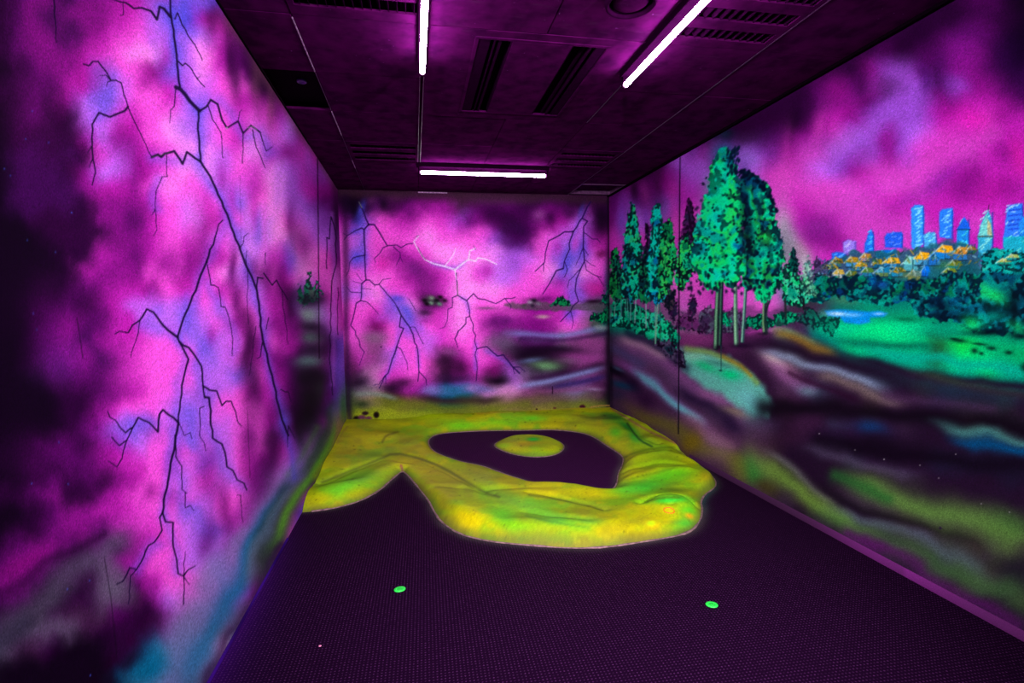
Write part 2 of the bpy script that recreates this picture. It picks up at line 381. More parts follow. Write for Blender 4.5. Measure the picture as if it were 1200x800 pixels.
    # halos of sprayed blue behind the bolts
    H = [[(200,0),(205,50),(212,104),(232,135)],[(234,130),(234,189),(260,236),(301,340),(309,400),(331,493)],[(187,8),(200,20),(205,60)],[(130,94),(125,120),(112,140)],
         [(261,258),(242,307),(221,360),(208,395)],[(208,395),(221,421),(213,452),(209,495),(198,557),(190,602)],[(180,366),(165,380),(192,385),(210,402)],[(236,429),(240,466),(249,513),(266,547),(286,570)],
         [(186,500),(160,500),(140,515)],[(205,510),(213,560),(218,590)],[(191,605),(203,640),(210,672)],[(178,184),(200,184),(235,189)],[(187,206),(183,245)],[(331,493),(340,530),(345,560)],[(181,635),(160,667)],[(247,334),(266,375),(273,410)],
         [(255,122),(285,156),(305,155),(318,180)]]
    for h in H: M.line(h, 8, 'u', .42, 1.0, 8, sm=0)
    for h in [H[0], H[2], H[1], H[13]]: M.line(h, 4.5, 'b', .28, 1.0, 3)
    M.blob(146, 500, 26, 13, 'u', .5, -10); M.blob(122, 118, 18, 16, 'u', .45); M.blob(198, 20, 14, 18, 'b', .45)
    INK = (20, 3, 42)
    bolts(M, [(1.1,1.3,[(199.5,-40),(199.5,0),(201,22),(205,50),(211,102)]),(2.2,1.9,[(206,102),(212,105),(222,118),(234,130)]),(1.1,1.2,[(232.5,130),(233,160),(235,189)]),
      (1.3,1.2,[(235,189),(242,200),(260,236),(276,280),(301,340),(304,365),(308,398),(331,493),(338,510)]),
      (.9,1.6,[(135,0),(140,2),(147,3),(157,10),(166,9),(177,13),(184,23),(187,8),(192,10),(200,20)]),(.5,.5,[(144,4),(145,17),(141,18)]),(1.2,.8,[(60,-30),(100,-14),(135,0)]),
      (.8,.5,[(205,22),(208,15),(220,41),(235,65),(237,71)]),(.8,.5,[(209,72),(214,77),(217,74),(224,80),(231,92),(240,102)]),(.5,.3,[(231,92),(235,89)]),
      (1.3,.9,[(234,130),(242,125),(247,117),(255,122),(260,140),(266,150),(279,142),(285,156),(294,147),(305,155)]),(.6,.4,[(305,155),(312,177),(319,172)]),
      (.6,.4,[(244,124),(249,140),(259,155),(261,185)]),(.5,.3,[(279,142),(281,131),(284,128)]),(.6,.4,[(285,156),(285,175),(284,191)]),(.6,.4,[(296,152),(300,172),(311,197)]),
      (.7,.4,[(206,104),(204,125),(200,129),(199,144)]),
      (1.5,1.2,[(178,184),(185,181),(189,184),(193,180),(204,177),(214,192),(219,178),(235,189)]),(.5,.9,[(178,184),(150,125),(142,97),(136,94),(130,94),(125,85),(115,72),(109,72),(104,77),(98,75)]),
      (.8,.3,[(130,94),(124,88),(116,89)]),(.8,.3,[(132,94),(126,96),(125,101)]),(1.3,.7,[(150,125),(146,130),(129,137),(116,132),(108,146),(108,175),(109,186),(112,202),(108,217)]),
      (.7,.3,[(107,172),(102,180)]),(.8,.3,[(109,186),(104,197)]),(.5,.4,[(195,180),(196,207),(190,207),(183,224),(182,245),(184,269),(180,276)]),(.6,.3,[(182,245),(178,252)]),
      (.6,1.3,[(261,258),(256,263),(252,278),(242,307)]),(1.3,1.1,[(242,307),(232,332),(221,360),(213,379),(208,395)]),
      (.6,.4,[(243,310),(247,334),(251,334),(256,337),(259,359),(264,360),(268,371),(273,398),(272,417)]),
      (.7,1.5,[(135,391),(140,388),(150,390),(155,381),(164,375),(172,362),(180,366),(192,382),(208,395)]),(.6,.4,[(164,375),(162,390),(154,413),(153,418)]),
      (1.2,.9,[(208,395),(210,400),(221,421),(213,452),(209,495)]),(1.3,.9,[(210,400),(214,404),(221,407),(228,416),(236,429),(238,452),(240,466)]),
      (1.1,.5,[(238,452),(246,457),(254,458),(260,475),(265,470),(271,470),(276,482),(279,495),(283,499)]),(1.3,.8,[(240,465),(245,466),(249,513),(260,520),(264,531),(266,547),(273,551),(278,562),(286,566),(289,574)]),
      (.6,.4,[(239,476),(234,478),(234,511),(239,518),(241,528)]),(.5,.3,[(278,580),(282,580),(283,603),(285,612)]),
      (1.3,.7,[(209,495),(191,480),(187,485),(185,506),(175,495),(162,489),(156,500),(147,507),(141,501),(135,492),(129,489),(126,482)]),(.8,.8,[(156,500),(149,515),(140,522),(131,512)]),(.6,.6,[(149,515),(143,537),(137,547),(127,540)]),
      (1.4,1.2,[(209,495),(205,521),(198,557),(190,602)]),(.5,.4,[(210,496),(216,510),(223,507),(225,514)]),(.8,.5,[(205,510),(206,535),(213,546),(213,573),(219,578)]),(.6,.4,[(217,576),(217,595),(223,592),(227,598)]),
      (.9,.8,[(191,600),(187,606),(190,621),(181,635),(174,639),(165,659),(160,667),(152,665),(144,681),(137,684)]),(.7,.5,[(160,667),(153,675),(152,700),(150,708)]),
      (1.1,.9,[(191,602),(194,611),(203,612),(203,640),(207,655),(209,672),(215,675)]),(.9,.5,[(215,675),(221,667),(229,663)]),(.8,.4,[(215,675),(222,685)]),(.4,.7,[(217,646),(215,675),(215,708)]),
      (.8,.8,[(302,325),(308,326)]),(.6,1.0,[(301,342),(302,325)]),(.8,.6,[(309,320),(319,334),(324,328),(337,351)]),(.5,.3,[(330,339),(334,376),(338,403)]),(.5,.3,[(282,289),(285,285),(286,277),(291,273)]),(.4,.3,[(289,294),(290,365),(291,380)]),
      (.4,.3,[(311,296),(311,310)]),(.8,.4,[(308,400),(305,418),(301,420)]),(.5,.4,[(315,372),(312,386)]),(.6,.4,[(329,456),(334,459),(338,459),(341,470)]),(.6,.3,[(338,499),(346,514)]),(.6,.3,[(338,499),(337,524)]),
      (.6,.5,[(388,254),(386,280),(383,278),(383,315)]),(.6,.5,[(388,254),(393,271),(394,310),(389,329),(388,370),(386,420),(388,436),(390,463)]),(.4,.4,[(396,337),(396,392)]),(.4,.3,[(300,382),(292,440)]),
      (1.0,.5,[(62,-8),(64,8),(66,50)])], INK, .98, .93)
    M.line([(178,184),(190,181),(200,178)], .5, (90,140,60), .35, .6); M.line([(290,150),(296,148),(301,152)], .6, (150,140,150), .6, .6); M.blob(266,150,1.2,1.2,(220,200,220),.7)
    # board joints and hairline cracks
    for p, w, a in [([(372,186),(373,262),(374,420)], .6, .8), ([(281,205),(283,300)], .3, .3), ([(90,372),(93,390),(97,420)], .6, .5), ([(122,652),(130,700),(137,770)], .6, .5), ([(290,480),(293,560)], .4, .4)]:
        M.line(p, w, (14,4,20), a, .6)
    for x, y in [(12,206),(84,249),(32,281),(65,295),(39,367),(43,386),(69,518),(80,567),(37,566),(105,680),(79,690),(106,791),(5,198),(38,130),(30,163),(57,167)]:
        M.blob(x, y, .9, .8, (70,90,230), .8)
    return M

# ---------------------------------------------------------------- end wall
def paint_back():
    M = Mural(385, 205, 728, 520, 2.2, .6)
    M.wash("""
RRRRRRRRRRRRRRRRR
dkidemmReeedeedeiRd
nbPpnPpvmedemnVed
PVPPPLPPPviePVVnn
PbPmpPLLLLvVPuuPm
PPPPmmpLpVVPLuLPn
VVLPpmpLLLPPppune
PPPuLepLPPPnnnVsB
nPmPuPpLPmmmmPPGB
PPqPPVpPPsseesqqz
zpqVPPznPpzxxxqqz
zzQpPPxnpxVsszqqx
GsQxmmttsQQqzslzx
GJJyJGGGJJqzqzJJG
yyyyyyyyyyyyyyyyy
yyyyyyyyyyyyyyyyy
""".split(), 400, 220, 20, 4, 71)
    for x, y, rx, ry, c, a, ang in [(415,247,6,14,'k',.75,0),(408,240,10,9,'k',.7,0),(423,246,4,12,'b',.7,20),(450,240,5,8,'x',.7,0),(480,250,8,10,'e',.5,0),(462,232,10,6,(120,40,110),.4,0),
        (436,235,6,6,(110,40,110),.5,0),(540,265,6,12,'m',.5,0),(551,262,7,12,'e',.6,0),(575,250,12,14,'d',.75,0),(592,256,14,9,'d',.8,20),(608,268,14,8,(45,5,60),.85,25),(600,285,12,8,'i',.5,0),
        (632,252,8,7,(150,70,150),.6,0),(645,256,6,8,'d',.6,0),(668,250,9,8,(50,10,60),.5,0),(704,254,10,22,(24,4,30),.9,0),(690,250,5,12,(160,50,170),.5,0),(681,246,3,10,(70,60,170),.55,20),
        (485,313,16,9,(100,20,110),.75,30),(500,330,18,14,(120,25,120),.7,30),(472,300,10,5,'m',.6,20),(508,352,14,7,(20,8,24),.85,10),(504,350,7,4,(70,80,70),.5,10),(498,366,8,4,'x',.6,0),(500,376,8,3,'m',.4,0),
        (465,350,9,4,'b',.7,0),(476,366,8,14,'b',.75,-35),(478,385,7,10,'u',.5,-20),(420,301,7,5,'b',.6,0),(416,271,9,4,'b',.5,-10),(424,295,3,22,'u',.5,0),(441,384,9,6,(110,10,90),.75,0),(438,396,16,7,(130,85,125),.75,5),(432,408,12,10,(120,60,110),.5,0),
        (447,310,10,8,(200,20,150),.5,0),(455,440,20,8,'p',.4,0),(470,449,15,6,(60,10,60),.8,-8),(458,455,14,6,'x',.7,0),(420,448,14,8,'x',.75,-5),(412,430,7,20,(70,20,60),.5,0),(430,455,12,4,(90,80,90),.6,0),
        (522,424,14,13,(45,10,45),.9,0),(540,432,13,14,(50,8,50),.85,0),(528,412,14,5,(140,70,140),.5,10),(530,444,26,5,(40,8,45),.7,0),(582,446,16,6,(15,3,20),.95,0),(577,434,8,8,(110,10,95),.7,0),
        (683,290,6,10,'b',.6,0),(664,305,5,16,'b',.5,12),(671,325,6,8,'u',.5,0),(668,368,7,8,'b',.6,0),(669,350,4,14,'u',.5,0),(700,340,12,8,(180,25,140),.8,0),(690,336,12,9,(200,40,160),.5,0),(705,297,7,5,(90,10,70),.75,0),(656,330,8,8,'m',.4,0),
        (652,289,6,8,'n',.5,0),(570,318,7,8,(150,20,140),.5,0),(590,330,9,7,'V',.5,0),(585,300,14,8,'V',.45,20),(600,310,12,14,'v',.45,20),(672,285,5,10,'p',.5,0),(560,272,16,7,'P',.5,0),(520,295,20,12,'L',.5,15),(548,322,7,10,'L',.4,0),
        (628,352,16,4,(60,20,60),.6,0),(600,366,20,6,(150,40,140),.4,0),(640,350,10,4,'e',.5,0),(575,378,12,8,'i',.5,0),(592,376,12,6,(60,10,80),.5,0),(636,371,8,2.4,(180,150,150),.8,0),(625,362,30,3,'e',.5,0),(566,390,10,12,'P',.3,0)]:
        M.blob(x, y, rx, ry, c, a, ang)
    M.line([(400,226),(560,229),(716,233)], 6, (52,24,44), .75, 1.0, 6); M.blob(590,236,60,5,(70,35,60),.4)
    # far hills, left of centre and right
    M.poly([(590,358),(600,353),(612,357),(625,352),(640,355),(668,356),(715,350),(715,364),(640,364),(600,362)], (70,60,70), .7, 1.6, 1.5, 4)
    for x, y, c in [(506,349,(120,130,120)),(512,352,(10,5,12)),(516,348,(0,0,0)),(498,352,(8,4,10)),(505,355,(110,140,120)),(515,356,(90,130,110)),(500,356,(6,3,8)),(521,352,(20,6,20)),
                    (621,354,(150,130,160)),(626,352,(20,10,30)),(614,358,(60,50,60)),(631,356,(110,90,120)),(624,358,(30,20,40))]:
        M.blob(x, y, 3.4, 2.2, c, .9, 15)
    M.crown([(645,358),(652,349),(660,347),(668,353),(670,358)], [(0,80,50),(10,120,70),(0,60,40)], 21, 2.4, 1.4)
    M.blob(697, 353, 13, 2.6, (30,5,30), .9); M.blob(708, 362, 14, 8, (60,55,70), .5)
    M.blob(570, 361, 12, 2, (100,60,100), .7)
    M.crown([(690,374),(695,367),(705,366),(712,360),(722,360),(722,380),(712,381),(700,378)], [(0,90,60),(0,140,80),(0,70,60)], 22, 2.6, 1.5)
    M.crown([(702,356),(706,348),(711,338),(716,320),(722,318),(722,360)], [(0,80,70),(0,130,80),(0,60,80)], 23, 2.6, 2.5)
    M.blob(712, 330, 5, 22, (0,70,90), .5)
    # rolling bands
    M.line([(582,390),(605,391),(640,394),(670,392),(700,384),(722,382)], 4.5, (110,110,185), .7, 1.0, 4, sm=2)
    M.line([(700,383),(712,384)], 3, (160,150,160), .5, 1)
    M.line([(610,397),(660,400),(722,388)], 3, (40,15,60), .6, 1.0, 3, sm=1)
    M.blob(640, 411, 40, 8, (18,3,24), .96, 1); M.blob(618, 416, 16, 5, (18,3,24), .8, -5); M.blob(655, 411, 24, 5, (18,3,24), .8); M.blob(628, 400, 14, 5, (80,40,100), .6)
    M.blob(692, 402, 22, 6, (130,50,120), .6); M.blob(680, 418, 26, 6, (150,50,140), .7, 5); M.blob(700, 428, 16, 5, (20,5,26), .6, -10)
    M.blob(640, 427, 18, 6, (98,140,98), .85, 2); M.blob(622, 422, 14, 3, (90,100,160), .6, -8); M.blob(665, 422, 14, 4, (120,80,120), .5)
    M.line([(612,448),(640,441),(675,434),(710,428)], 6, (40,10,50), .8, 1.0, 5, sm=1)
    M.line([(600,455),(628,450),(660,442),(690,434),(716,429)], 4, (122,120,190), .8, 1.0, 3.5, sm=2)
    M.line([(640,456),(680,446),(716,440)], 4.5, (44,26,92), .8, 1.0, 4, sm=1)
    M.line([(610,462),(650,458),(690,454),(716,456)], 3.5, (120,55,110), .6, 1.0, 4, sm=1)
    M.blob(696, 456, 9, 2, (150,120,170), .6, 4)
    M.line([(483,462),(510,456),(535,457),(560,456),(590,461)], 6, (92,86,160), .75, 1.0, 5, sm=2)
    M.blob(530, 457, 15, 5, (24,84,130), .8); M.blob(505, 456, 9, 5, (130,100,190), .5); M.blob(552, 455, 7, 4, (170,110,190), .5)
    M.line([(480,463),(500,468),(560,470),(600,466)], 5, (36,14,34), .85, 1.0, 5, sm=1)
    M.line([(560,462),(585,460),(610,455)], 4, (190,100,180), .5, 1, 3, sm=1)
    # far bank of grass above the green
    M.line([(395,474),(430,470),(460,470),(500,478),(560,478),(620,474),(716,474)], 8, (94,92,28), .85, 1.0, 10, sm=1)
    M.line([(395,490),(560,490),(716,484)], 9, (128,128,24), .9, 1.0, 8)
    M.line([(410,463),(430,461),(450,463),(470,468)], 4, (112,118,118), .7, 1.0, 3, sm=1)
    M.blob(424, 474, 9, 5, (30,40,24), .8); M.blob(408, 478, 6, 16, (26,46,26), .7)
    M.line([(628,472),(660,466),(700,464)], 5, (96,60,80), .5, 1.0, 5)
    M.line([(404,232),(405,400),(410,500)], 5, (30,5,40), .6, 1.0, 4); M.line([(714,232),(714,380),(714,478)], 3, (12,4,18), .8, 1.0, 5)
    for x, y, rx, ry, c in [(441,486,3.6,4,(14,2,8)),(418,490,4,3,(14,2,8)),(428,484,4,2.4,(30,8,24)),(424,489,5,3,(84,36,66)),(432,490,4,2.6,(84,40,62)),(416,492,2,1.4,(16,2,10)),(682.5,476.5,3.6,2.6,(58,10,32)),(629,479.5,1.2,1.2,(40,10,20)),(650,478,2,1,(70,20,30)),(446.5,406.5,1,1,(40,5,60))]:
        M.blob(x, y, rx, ry, c, .95, 0, 2.5)
    M.line([(647.5,453),(647.5,461)], .6, (30,6,30), .9, .6); M.line([(580,484.5),(600,484.5),(622,482.5)], 1.6, (190,140,70), .7, .8)
    M.line([(692,477),(704,475),(714,475)], .8, (160,110,60), .7, .8)
    for h in [[(421,238),(427,262),(427,300),(429,328)],[(424,332),(423,352)],[(444,333),(463,358),(480,383)],[(468,383),(465,406),(455,437),(446,452)],[(536,346),(547,352),(550,370)],[(558,395),(557,440)],[(563,407),(583,417),(603,432)],
              [(692,237),(672,271),(662,305),(660,316)],[(684,265),(684,300),(675,327),(675,345)],[(499,306),(533,316),(549,304)],[(490,405),(491,435)]]:
        M.line(h, 3.4, 'u', .42, 1.0, 3, sm=1)
    B1 = [(.6,1.0,[(420.6,236.6),(426,248),(432,263)]),(.9,.7,[(432,263),(426.6,269),(427,285),(428,311),(429,328)]),(.8,.6,[(429,328),(424,332),(423,352)]),
      (.8,.4,[(426.6,269),(424,267),(415,271),(407,276),(403,281)]),(.3,.3,[(407,276),(402,273)]),(1.0,.7,[(432,263),(438.5,263),(448,278),(454,288)]),(.6,.3,[(454,288),(449,290),(445,297),(438.5,303),(440,308)]),
      (.6,.5,[(454,288),(465,287),(470,290),(477,286),(484,285)]),(.5,.3,[(461,289),(469,296),(469,301),(464,311)]),(.4,.3,[(469,301),(472,307)]),
      (.7,.5,[(535,320),(536,340),(536.5,346)]),(.7,.5,[(536.5,346),(547,352),(555,344),(560,349.5),(569,351),(581,355.6),(591.5,349.5),(600,349.5),(604,348)]),(.5,.3,[(591.5,349.5),(599,358),(598,362)]),
      (.6,.3,[(536.5,346),(530,348.6),(530,360),(525,362),(524,376),(521,383),(515.5,385)]),(.6,.5,[(547,352),(549.6,360),(550.5,370.5),(555,381),(554,387),(557.5,393),(556,400),(559,408),(556.6,415),(559,425),(558,446)]),
      (.6,.6,[(550.5,370.5),(546,372),(546,379),(537,388)]),(.8,.4,[(537,388),(533,397),(536.5,407)]),(.6,1.0,[(559,408.6),(570.5,406),(583,417),(590,415.6),(601,430),(608.6,437)]),(.6,.4,[(601,430),(609,430),(615.6,435.6)]),(.5,.3,[(601,430),(603,438)]),
      (.7,.5,[(429,328),(433,328),(439,334),(444,333),(459,350),(465.6,360)]),(.9,.6,[(465.6,360),(470,369),(480,383),(484,391.5),(486,402),(488,404),(490,416),(491,435),(489.6,446.6)]),(.5,.5,[(491,435),(499,444),(500,451)]),
      (.5,.4,[(480,383),(486,383),(491,393),(496,403)]),(.7,.7,[(470,369),(468,383),(473,384.5),(467,400),(465,406)]),(.9,.5,[(465,406),(459.5,421),(455,437),(451,440.5),(448,447.5),(444,455)]),(.5,.3,[(465,406),(470,409),(477,425),(478,433.5)]),(.4,.3,[(451,440),(444,450),(438,451)]),(.4,.3,[(452,440),(452,450)]),
      (.5,.3,[(444,333),(449,327),(458.6,326)]),(.7,.5,[(423,352),(417.5,355),(416.6,360),(411,381),(416.6,388),(417,393),(421,398.5),(422,406),(427,412.5)]),(.4,.3,[(427,412.5),(423.6,421),(421,428)]),(.6,.3,[(423,352),(430.6,354),(436.7,360),(443.4,368)]),
      (.7,.3,[(428,299),(421,300),(414,302),(409.6,307.5),(409,316),(406,323)]),(.5,.3,[(423,343),(416,342.5),(411,342),(406,335.5)]),(.3,.3,[(424,332),(413,329)]),(.3,.3,[(424,329),(418,320)]),(.3,.3,[(425,338),(435,339)]),
      (.9,.7,[(692,236.6),(682.5,255),(672,271)]),(.8,.5,[(672,271),(661.5,271.6),(655,276),(643,282),(639,297),(638,307.5),(627,318)]),(.4,.3,[(637,308),(637,318)]),
      (.8,.6,[(672,271),(667,285),(667.6,292),(661.5,306),(660,314.5)]),(.9,.5,[(660,314.5),(652,317),(644,332),(636,344.6)]),(.5,.4,[(661.5,306),(665,316),(661,325)]),
      (.8,.6,[(682.5,256),(688.6,259),(684,265.5),(683.4,290),(685,306),(675.5,327),(674,341),(678,353),(671,359),(668.5,365),(657,376.6)]),(.5,.3,[(669,365),(672,377.5),(670,385)]),
      (.5,.4,[(685,272.5),(694,280),(700,280),(703.5,284)]),(.4,.3,[(685,304),(693,310),(698,312)]),(.5,.4,[(685,306),(687,316),(695,321.5),(705,325)]),(.4,.3,[(700,323),(708,336)]),(.5,.3,[(683.4,290),(679,302),(674.6,310.6)]),(.5,.3,[(683.4,290),(689.5,299)]),
      (.5,.3,[(681,314.5),(667,328.5),(665,337)]),(.4,.3,[(479,350),(487,364)])]
    bolts(M, B1, (34, 8, 70), 1.0, .85)
    bolts(M, [(.5,.6,[(420.6,236.6),(424,243)]),(.5,.6,[(536,330),(536.5,346)])], (110,110,100), 1, .7)
    bolts(M, [(.5,.6,[(491,276),(485,283)]),(.6,1.1,[(485,283),(493,297),(498,304),(508.5,309),(521,312),(533,316)]),(1.1,.6,[(533,316),(549,304),(557.5,306),(560,302),(570.5,304),(582,309.6)]),(.7,.4,[(521,312),(531,299),(534,291)]),(.8,.8,[(549,304),(550.5,294),(557,291)]),(.8,.4,[(533,316),(535,328)])], (226, 200, 240), 1.0, .75)
    bolts(M, [(.4,.4,[(490,290),(493,297),(499,304)]),(.4,.4,[(555,288),(557,292)]),(.4,.4,[(487,277),(491,276)])], (60,50,80), 1, .8)
    return M

# ---------------------------------------------------------------- right wall: park, trees, skyline
def paint_right():
    M = Mural(706, -60, 1330, 900, 1.7)
    M.wash("""
dddddddddddddddddddddddddkk
ddddddddddddddddddddddeedkk
ddddddddddddddddddddddeedk
ddddddddddddddddddddeeeedk
dddddddddddddddddedeemmeik
ddddddddddddddddmvveimmeii
dddddddddddddememdvvivmmei
dddddddddddddemmevvvmmnnme
dddddddddddddmnmvvvvnnnpnnm
ddddddddddiemmpvvmvVppppnnp
ddmmvVnnvvvmppvvvmvppppnmnp
dddemvVvvVPPpVvmpppPpnmnnn
edmemnnPPPPPPPPPnPpPnmmnmnn
mmvevnPPPPPPnppppnnnnnnnnn
mmVVnPPPPPPQnmnpppppnnpPnnn
nPPPPPPPPPPsPmmppppppnnnnnnn
nPPPPPPPPPPsnpnpppppnnnnpnnn
nPPPPPPPPPPPnnpppTTTTTTTTTT
eQPPQPPnPPPTTTTTBBBBBBBBBBB
eQPPQPPnPPPszzBBTBBTBBBTBBTB
zTTTQQQPzPPzzTTTTTTBBTTTTTB
zTTTBqqzzzzWzBTAAAAAGTATTTT
xsqTBqqqqzzoozBTTTTTGAAATTT
xqQsBWWWsqzQszxxBTTTTTTATTT
xxqqqBWAAozQqcsxxxxGBBBBTBB
xfqqzszBWWzrqqzqJzzxxGGGGxxx
xozscszzqWlxqzczzzsxxxJGGGGG
yyoyqscqzJJxxxxxxxxxxxxxxxxx
yyyyyoqzxxrxxxxfixxxfffffff
yyyyyoqqzxxxxxxxxxxxxxxxhhh
yyyyoqoJJGJszxzsszxxxxxxxxxx
yyyyoooJJGgsxGGssszxxxxxxxxx
yyyyooooozJggsxGggJsszzxxxxx
yyyyooooozzzJgssxGggggJszzxx
yyyyooooozzzzzJgssxxGgggGGGG
yyyyoooooozzzzzzJGsszxJJGGG
yyyyooooozzzzzzzzzzJGgsxxJJ
zzzzzzzzzzzzzzzzzzzzzzzsGGGG
zzzzzzzzzzzzzzzzzzzzzzzzzszG
zzzzzzzzzzzzzzzzzzzzzzzzzzz
zzzzzzzzzzzzzzzzzzzzzzzzzzz
""".split(), 700, -20, 20, 3, 91, sky_rows=17)
    for x, y, rx, ry, c, a, ang in [(1045,95,34,14,(140,60,180),.5,-20),(1082,92,9,20,(66,10,96),.6,0),(1010,100,10,18,(48,0,56),.6,10),(978,100,16,14,(118,8,108),.5,-30),(930,145,9,18,(24,0,30),.8,10),(906,140,14,10,(40,0,44),.5,0),
        (1075,50,40,22,(30,0,38),.6,-30),(1130,62,30,24,(110,15,130),.45,-50),(1190,60,22,40,(20,0,36),.7,0),(1150,20,60,14,'d',.5,0),(1140,142,20,18,(214,28,170),.7,-20),(1090,172,40,14,(206,46,184),.5,-25),
        (985,165,34,14,(158,82,200),.55,-25),(1012,180,14,10,(130,40,150),.6,-35),(1100,210,26,10,(118,20,140),.65,-30),(1070,235,30,9,(140,34,150),.5,-25),(1165,225,22,14,(150,10,130),.5,-20),(960,262,26,13,(128,30,138),.7,-10),(952,276,20,10,(110,16,118),.55,0),
        (1195,185,14,20,(200,24,150),.6,0),(1170,130,14,20,(140,10,130),.5,0),(962,150,8,26,(205,60,180),.5,15),(918,190,8,34,(204,60,180),.5,8),(878,190,14,14,(140,90,200),.75,0),(878,165,20,12,(60,30,80),.4,0),(905,180,10,22,(110,20,120),.5,20),
        (1030,215,40,12,(196,60,190),.5,-10),(1000,240,30,20,(190,60,186),.4,0),(1045,255,9,14,(160,30,150),.4,0),(850,155,12,8,(10,30,50),.7,0),
        (816,205,16,26,(150,64,196),.6,0),(806,178,14,12,(90,40,140),.5,0),(790,232,7,24,(180,46,160),.5,0),(772,212,6,28,(60,12,64),.6,0),(757,226,7,16,(150,44,140),.6,0),(743,222,6,14,(24,4,28),.7,0),(727,256,5,22,(136,66,206),.7,0),(719,290,6,20,(214,40,190),.6,0),
        (757,256,4,14,(120,50,180),.6,0),(790,262,9,14,(220,70,190),.6,0),(718,235,5,14,(90,10,110),.6,0),(762,200,20,7,(40,8,44),.7,-30),(927,280,9,26,(150,140,160),.5,-20),(940,292,10,14,(150,150,140),.5,-30)]:
        M.blob(x, y, rx, ry, c, a, ang)
    # distant wood along the foot of the town
    M.blob(1010, 372, 60, 9, (60,90,70), .4); M.blob(990, 352, 22, 8, (90,110,80), .55, -4); M.blob(942, 358, 26, 9, (50,30,50), .7, -8)
    # meadow
    M.line([(950,378),(1000,376),(1080,372),(1200,400),(1330,420)], 22, (0,128,98), .75, 1.0, 30, sm=1)
    M.blob(1036, 387, 34, 10, (0,214,122), .9, 0); M.blob(985, 385, 26, 9, (0,196,140), .7, 8); M.blob(1065, 384, 30, 8, (0,190,130), .7, 0); M.blob(1080, 374, 26, 5, (0,130,90), .6, 0); M.blob(1062, 374, 14, 3, (0,70,50), .6, 4)
    M.blob(1128, 408, 18, 12, (10,190,60), .75, 10); M.blob(1170, 412, 30, 12, (0,150,90), .6, 8); M.blob(1195, 418, 20, 14, (0,150,84), .6, 0)
    M.line([(975,398),(1010,404),(1060,404),(1110,412)], 5, (0,60,60), .6, 1.0, 6, sm=1)
    M.line([(985,405),(1030,414),(1080,420),(1140,428),(1200,436),(1300,450)], 7, (0,146,128), .85, 1.0, 6, sm=2)
    M.line([(960,400),(985,416),(1040,432),(1100,442),(1200,450),(1300,462)], 7, (20,5,26), .85, 1.0, 6, sm=2)
    M.line([(1050,430),(1100,444),(1160,456),(1220,466),(1300,480)], 6, (52,84,48), .75, 1.0, 6, sm=2)
    # pond
    M.poly([(967,364),(985,362.5),(1005,364),(1018,365),(1030,364),(1040,367),(1036,371),(1020,372),(1019,377),(1008,380),(990,378),(984,372),(970,370)], (0,120,215), .95, 2.2)
    M.blob(981, 367.6, 12, 2.6, (190,215,255), .9, 2); M.blob(1000, 369, 10, 2.4, (120,180,250), .7); M.blob(1030, 367.6, 7, 1.6, (140,185,250), .8); M.blob(1010, 377, 9, 1.8, (20,130,230), .7)
    # ground rising towards the left
    M.poly([(706,388),(740,392),(800,392),(880,396),(930,392),(960,404),(1000,420),(1060,432),(1120,446),(1330,470),(1330,900),(706,900)], (34,13,40), .76, 9)
    M.poly([(700,392),(760,404),(830,440),(900,500),(900,600),(860,560),(700,478)], (96,52,98), .55, 16)
    M.blob(820, 400, 46, 10, (134,48,120), .8, 2); M.blob(890, 400, 30, 9, (50,20,56), .6)
    M.line([(706,386),(745,404),(790,436),(830,462),(880,492)], 13, (132,68,138), .75, 1.0, 13, sm=2)
    M.line([(720,390),(752,404),(785,424)], 6, (186,142,168), .6, 1.0, 6, sm=1)
    M.line([(710,400),(735,414),(760,432)], 6, (68,64,118), .6, 1.0, 6, sm=1)
    M.line([(708,414),(740,428),(775,456),(810,486),(840,510)], 6, (158,76,180), .6, 1.0, 6, sm=2)
    M.line([(736,426),(762,446),(786,468),(806,484),(830,500)], 4.6, (100,186,208), .8, 1.0, 5.5, sm=2)
    M.line([(784,446),(812,464),(844,486),(880,506)], 7, (34,16,52), .85, 1.0, 9, sm=1)
    M.blob(722, 434, 15, 6, (12,4,22), .9, 25); M.blob(742, 446, 15, 9, (24,6,38), .85, 45); M.blob(724, 432, 8, 2, (60,90,130), .6, 25); M.blob(728, 451, 14, 5, (8,56,92), .8, 12); M.blob(722, 463, 10, 7, (44,34,74), .7); M.blob(756, 464, 13, 12, (40,10,50), .75, 40)
    M.line([(716,472),(760,486),(800,508),(850,538),(900,566)], 10, (108,96,32), .7, 1.0, 12, sm=1); M.blob(716, 440, 2.5, 40, (8,4,16), .6)
    M.line([(790,480),(825,504),(865,530)], 9, (148,90,128), .6, 1.0, 10, sm=1); M.blob(812, 516, 9, 12, (116,90,20), .6, 20)
    M.line([(812,448),(842,464),(878,480)], 10, (142,78,138), .7, 1.0, 9, sm=1); M.blob(862, 483, 18, 5, (150,126,106), .6, 14)
    M.poly([(796,410),(825,412),(855,420),(880,436),(899,458),(905,474),(899,486),(884,486),(858,470),(826,452),(800,436)], (96,184,178), .88, 6, 3, 9)
    M.blob(878, 470, 18, 12, (110,180,202), .7, 45); M.blob(815, 418, 16, 6, (150,196,176), .6, 15)
    M.blob(828, 429, 14, 5, (10,178,116), .8, 22); M.blob(856, 438, 12, 6, (0,190,124), .95, 15); M.blob(842, 426, 16, 3, (44,104,98), .6, 12)
    M.line([(806,408),(835,414),(858,424),(872,434),(886,448)], 4, (124,160,80), .7, 1.0, 4); M.line([(848,418),(868,428),(880,440)], 3, (150,104,30), .6, 1.0, 2)
    M.line([(892,386),(915,384),(940,394),(965,406)], 4, (110,146,110), .5, 1.0, 4, sm=1)
